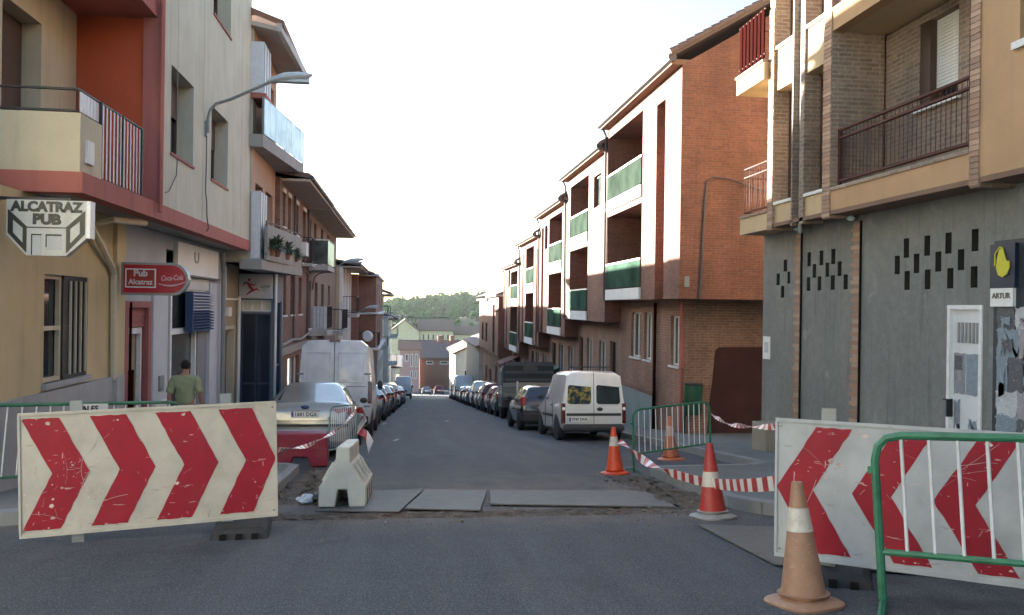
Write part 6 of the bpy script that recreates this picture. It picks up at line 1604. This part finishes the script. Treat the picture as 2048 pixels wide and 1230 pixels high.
# litter bin on its post, rubbish
bn = thing('litter_bin', 'dark green litter bin on a post at the brick corner', 'litter bin', (7.72, 21.6, G(21.6)+.13), world=True)
zb_ = G(21.6)+.13
b = MB(); b.lathe([(.04, 0), (.04, .9)], 8, (7.55, 21.65, zb_)); b.build('post', BLACKM, bn)
b = MB(); b.lathe([(.20, .55), (.235, .62), (.25, 1.28), (.25, 1.34), (.22, 1.36), (.21, 1.30)], 18, (7.74, 21.5, zb_)); b.build('bucket', plain('bin_green', (.015, .075, .04), .45), bn, smooth=35)
b = MB(); b.lathe([(.255, 1.345), (.262, 1.36), (.255, 1.385), (.0, 1.41)], 18, (7.74, 21.5, zb_)); b.build('lid', BLACKM, bn, smooth=35)
b = MB(); b.box(7.52, 7.56, 21.42, 21.6, zb_+.5, zb_+1.3); b.build('bracket', BLACKM, bn)
def crumple(label, x, y, s, mt):
    b = MB(); b.ball((0, 0, s*.4), s, s*.8, s*.5, 12, 8)
    for v in b.v: v *= random.uniform(.75, 1.25)
    o = b.build('rubbish', mt, loc=(0, 0, 0)); o.location = (x, y, G(y)+.02); tagset(o, label, 'rubbish')
crumple('crumpled white plastic rubbish on the dug soil', -1.17, 10.0, .10, plain('bag_white', (.6, .63, .7), .4))
crumple('crumpled black plastic beside the white rubbish', -.98, 10.05, .13, plain('bag_black', (.02, .022, .024), .4))
# ------------------------------------------------------------------ man in a green shirt walking away along the pub wall
def skin_mesh(name, verts, edges, radii, mt, parent, sub=2, root=0):
    me = bpy.data.meshes.new(name); me.from_pydata(verts, edges, []); 
    o = bpy.data.objects.new(name, me); COL.objects.link(o)
    o.modifiers.new('skin', 'SKIN'); 
    for v, r in zip(me.skin_vertices[0].data, radii): v.radius = r if isinstance(r, tuple) else (r, r)
    me.skin_vertices[0].data[root].use_root = True
    s = o.modifiers.new('smooth', 'SUBSURF'); s.levels = sub; s.render_levels = sub
    dg = bpy.context.evaluated_depsgraph_get(); dg.update()
    m2 = bpy.data.meshes.new_from_object(o.evaluated_get(dg)); bpy.data.objects.remove(o)
    m2.name = name; m2.materials.clear(); m2.materials.append(mt)
    m2.polygons.foreach_set('use_smooth', [True]*len(m2.polygons)); m2.polygons.foreach_set('material_index', [0]*len(m2.polygons))
    r_ = bpy.data.objects.new(name, m2); COL.objects.link(r_); r_.parent = parent; return r_
py_, pxx_ = 15.5, -3.98
man = thing('person', 'man in a light green shirt with short dark hair walking away past the pub', 'person', (pxx_, py_, G(py_)+.13), .06)
SKIN = plain('skin', (.36, .19, .125), .55); SHIRT = stucco('shirt_green', (.30, .33, .19), var=.12, streak=0, fine=30); TROU = stucco('trousers_dark', (.045, .047, .055), streak=0); HAIR = stucco('hair_dark', (.018, .014, .012), streak=0, fine=120); SHOE = plain('shoe', (.03, .025, .02), .5)
V = []; Ed = []; Rd = []
def av(p, r, parent=None):
    V.append(p); Rd.append(r)
    if parent is not None: Ed.append((parent, len(V)-1))
    return len(V)-1
pel = av((0, 0, .94), (.155, .115)); sp1 = av((0, .01, 1.10), (.15, .105), pel); sp2 = av((0, .0, 1.27), (.165, .115), sp1); ch = av((0, -.01, 1.40), (.16, .105), sp2)
nk = av((0, -.005, 1.485), (.062, .06), ch); hd0 = av((0, .02, 1.56), (.066, .075), nk); hd1 = av((0, .03, 1.63), (.078, .095), hd0); hd2 = av((0, .025, 1.69), (.066, .08), hd1)
for s_ in (-1, 1):
    sh_ = av((s_*.185, -.01, 1.405), (.068, .068), ch)
    el = av((s_*.255, -.03+.03*s_, 1.14), (.045, .045), sh_); fo_ = av((s_*.265, .02+.05*s_, 1.0), (.038, .038), el); wr = av((s_*.262, .06+.06*s_, .90), (.027, .030), fo_)
    pm = av((s_*.26, .075+.06*s_, .83), (.022, .040), wr)
    for k in range(4):
        f0 = av((s_*.258, .045+.022*k+.06*s_, .775-.004*abs(k-1.5)), .011, pm); f1 = av((s_*.248, .05+.022*k+.06*s_, .735-.006*abs(k-1.5)), .009, f0); av((s_*.236, .052+.022*k+.06*s_, .705), .008, f1)
    t0 = av((s_*.245, .115+.06*s_, .83), .012, wr); av((s_*.235, .13+.06*s_, .785), .009, t0)
    hp = av((s_*.095, 0, .88), (.092, .098), pel); st_ = .14*s_
    kn = av((s_*.10, st_*.6+.03, .50), (.058, .062), hp); cf = av((s_*.10, st_*.9-.01, .32), (.052, .058), kn); an_ = av((s_*.10, st_*1.15-.02, .10), (.034, .038), cf)
    av((s_*.11, st_*1.15+.11, .045), (.036, .028), an_)
skin_mesh('body', V, Ed, Rd, SKIN, man)
def sub_mesh(name, chain, mt, sub=2):
    v = [c[0] for c in chain]; r = [c[1] for c in chain]; e = [c[2] for c in chain if c[2] is not None]
    return skin_mesh(name, v, e, r, mt, man, sub)
ch_ = [((0, 0, .90), (.185, .135), None), ((0, .01, 1.08), (.180, .130), (0, 1)), ((0, .0, 1.25), (.190, .138), (1, 2)), ((0, -.01, 1.39), (.182, .128), (2, 3)), ((0, -.005, 1.475), (.082, .078), (3, 4))]
for s_ in (-1, 1):
    i = len(ch_); ch_ += [((s_*.19, -.01, 1.405), (.085, .085), (3, i)), ((s_*.235, -.018+.015*s_, 1.23), (.078, .080), (i, i+1)), ((s_*.25, -.028+.03*s_, 1.14), (.072, .075), (i+1, i+2))]
sh = sub_mesh('shirt', ch_, SHIRT)
for v in sh.data.vertices:
    c = v.co; k = .007*math.sin(c.z*38+c.x*22)+.006*math.sin(c.x*55-c.z*19+c.y*30)
    v.co = c+v.normal*k
tr_ = [((0, 0, .95), (.165, .125), None)]
for s_ in (-1, 1):
    st_ = .14*s_; i = len(tr_)
    tr_ += [((s_*.097, 0, .86), (.110, .115), (0, i)), ((s_*.10, st_*.6+.03, .50), (.080, .085), (i, i+1)), ((s_*.10, st_*.9-.01, .30), (.072, .078), (i+1, i+2)), ((s_*.10, st_*1.15-.02, .09), (.066, .075), (i+2, i+3))]
sub_mesh('trousers', tr_, TROU)
for s_ in (-1, 1):
    st_ = .14*s_
    b = MB(); b.ball((s_*.105, st_*1.15+.04, .045), .052, .14, .05, 12, 8); b.build('shoe', SHOE, man, smooth=True)
    b = MB(); b.ball((s_*.082, .015, 1.615), .014, .03, .038, 8, 6); b.build('ear', SKIN, man, smooth=True)
b = MB(); i0 = 0
b.ball((0, .012, 1.665), .092, .108, .098, 16, 10)
for v in b.v:
    if v.y > .06 and v.z < 1.68: v.y = .06
    if v.z < 1.60: v.z = 1.60+(v.z-1.60)*.3
    v += Vector((random.uniform(-.003, .003),)*3)
b.build('hair', HAIR, man, smooth=True)
b = MB(); b.ball((0, .118, 1.605), .014, .022, .024, 8, 6); b.build('nose', SKIN, man, smooth=True)

# ------------------------------------------------------------------ evening haze: one even body of air round the street and the hill
hz = MB(); hz.box(-960, 960, -95, 1560, -27, 48)
hm, hn, hl, hp = newmat('evening_air'); hn.remove(hp)
pv = hn.new('ShaderNodeVolumePrincipled'); pv.inputs['Color'].default_value = (.92, .96, 1.0, 1); pv.inputs['Density'].default_value = .00009; pv.inputs['Anisotropy'].default_value = .35
hl.new(pv.outputs[0], hn['Material Output'].inputs['Volume'])
hz.build('haze', hm, kind='stuff')
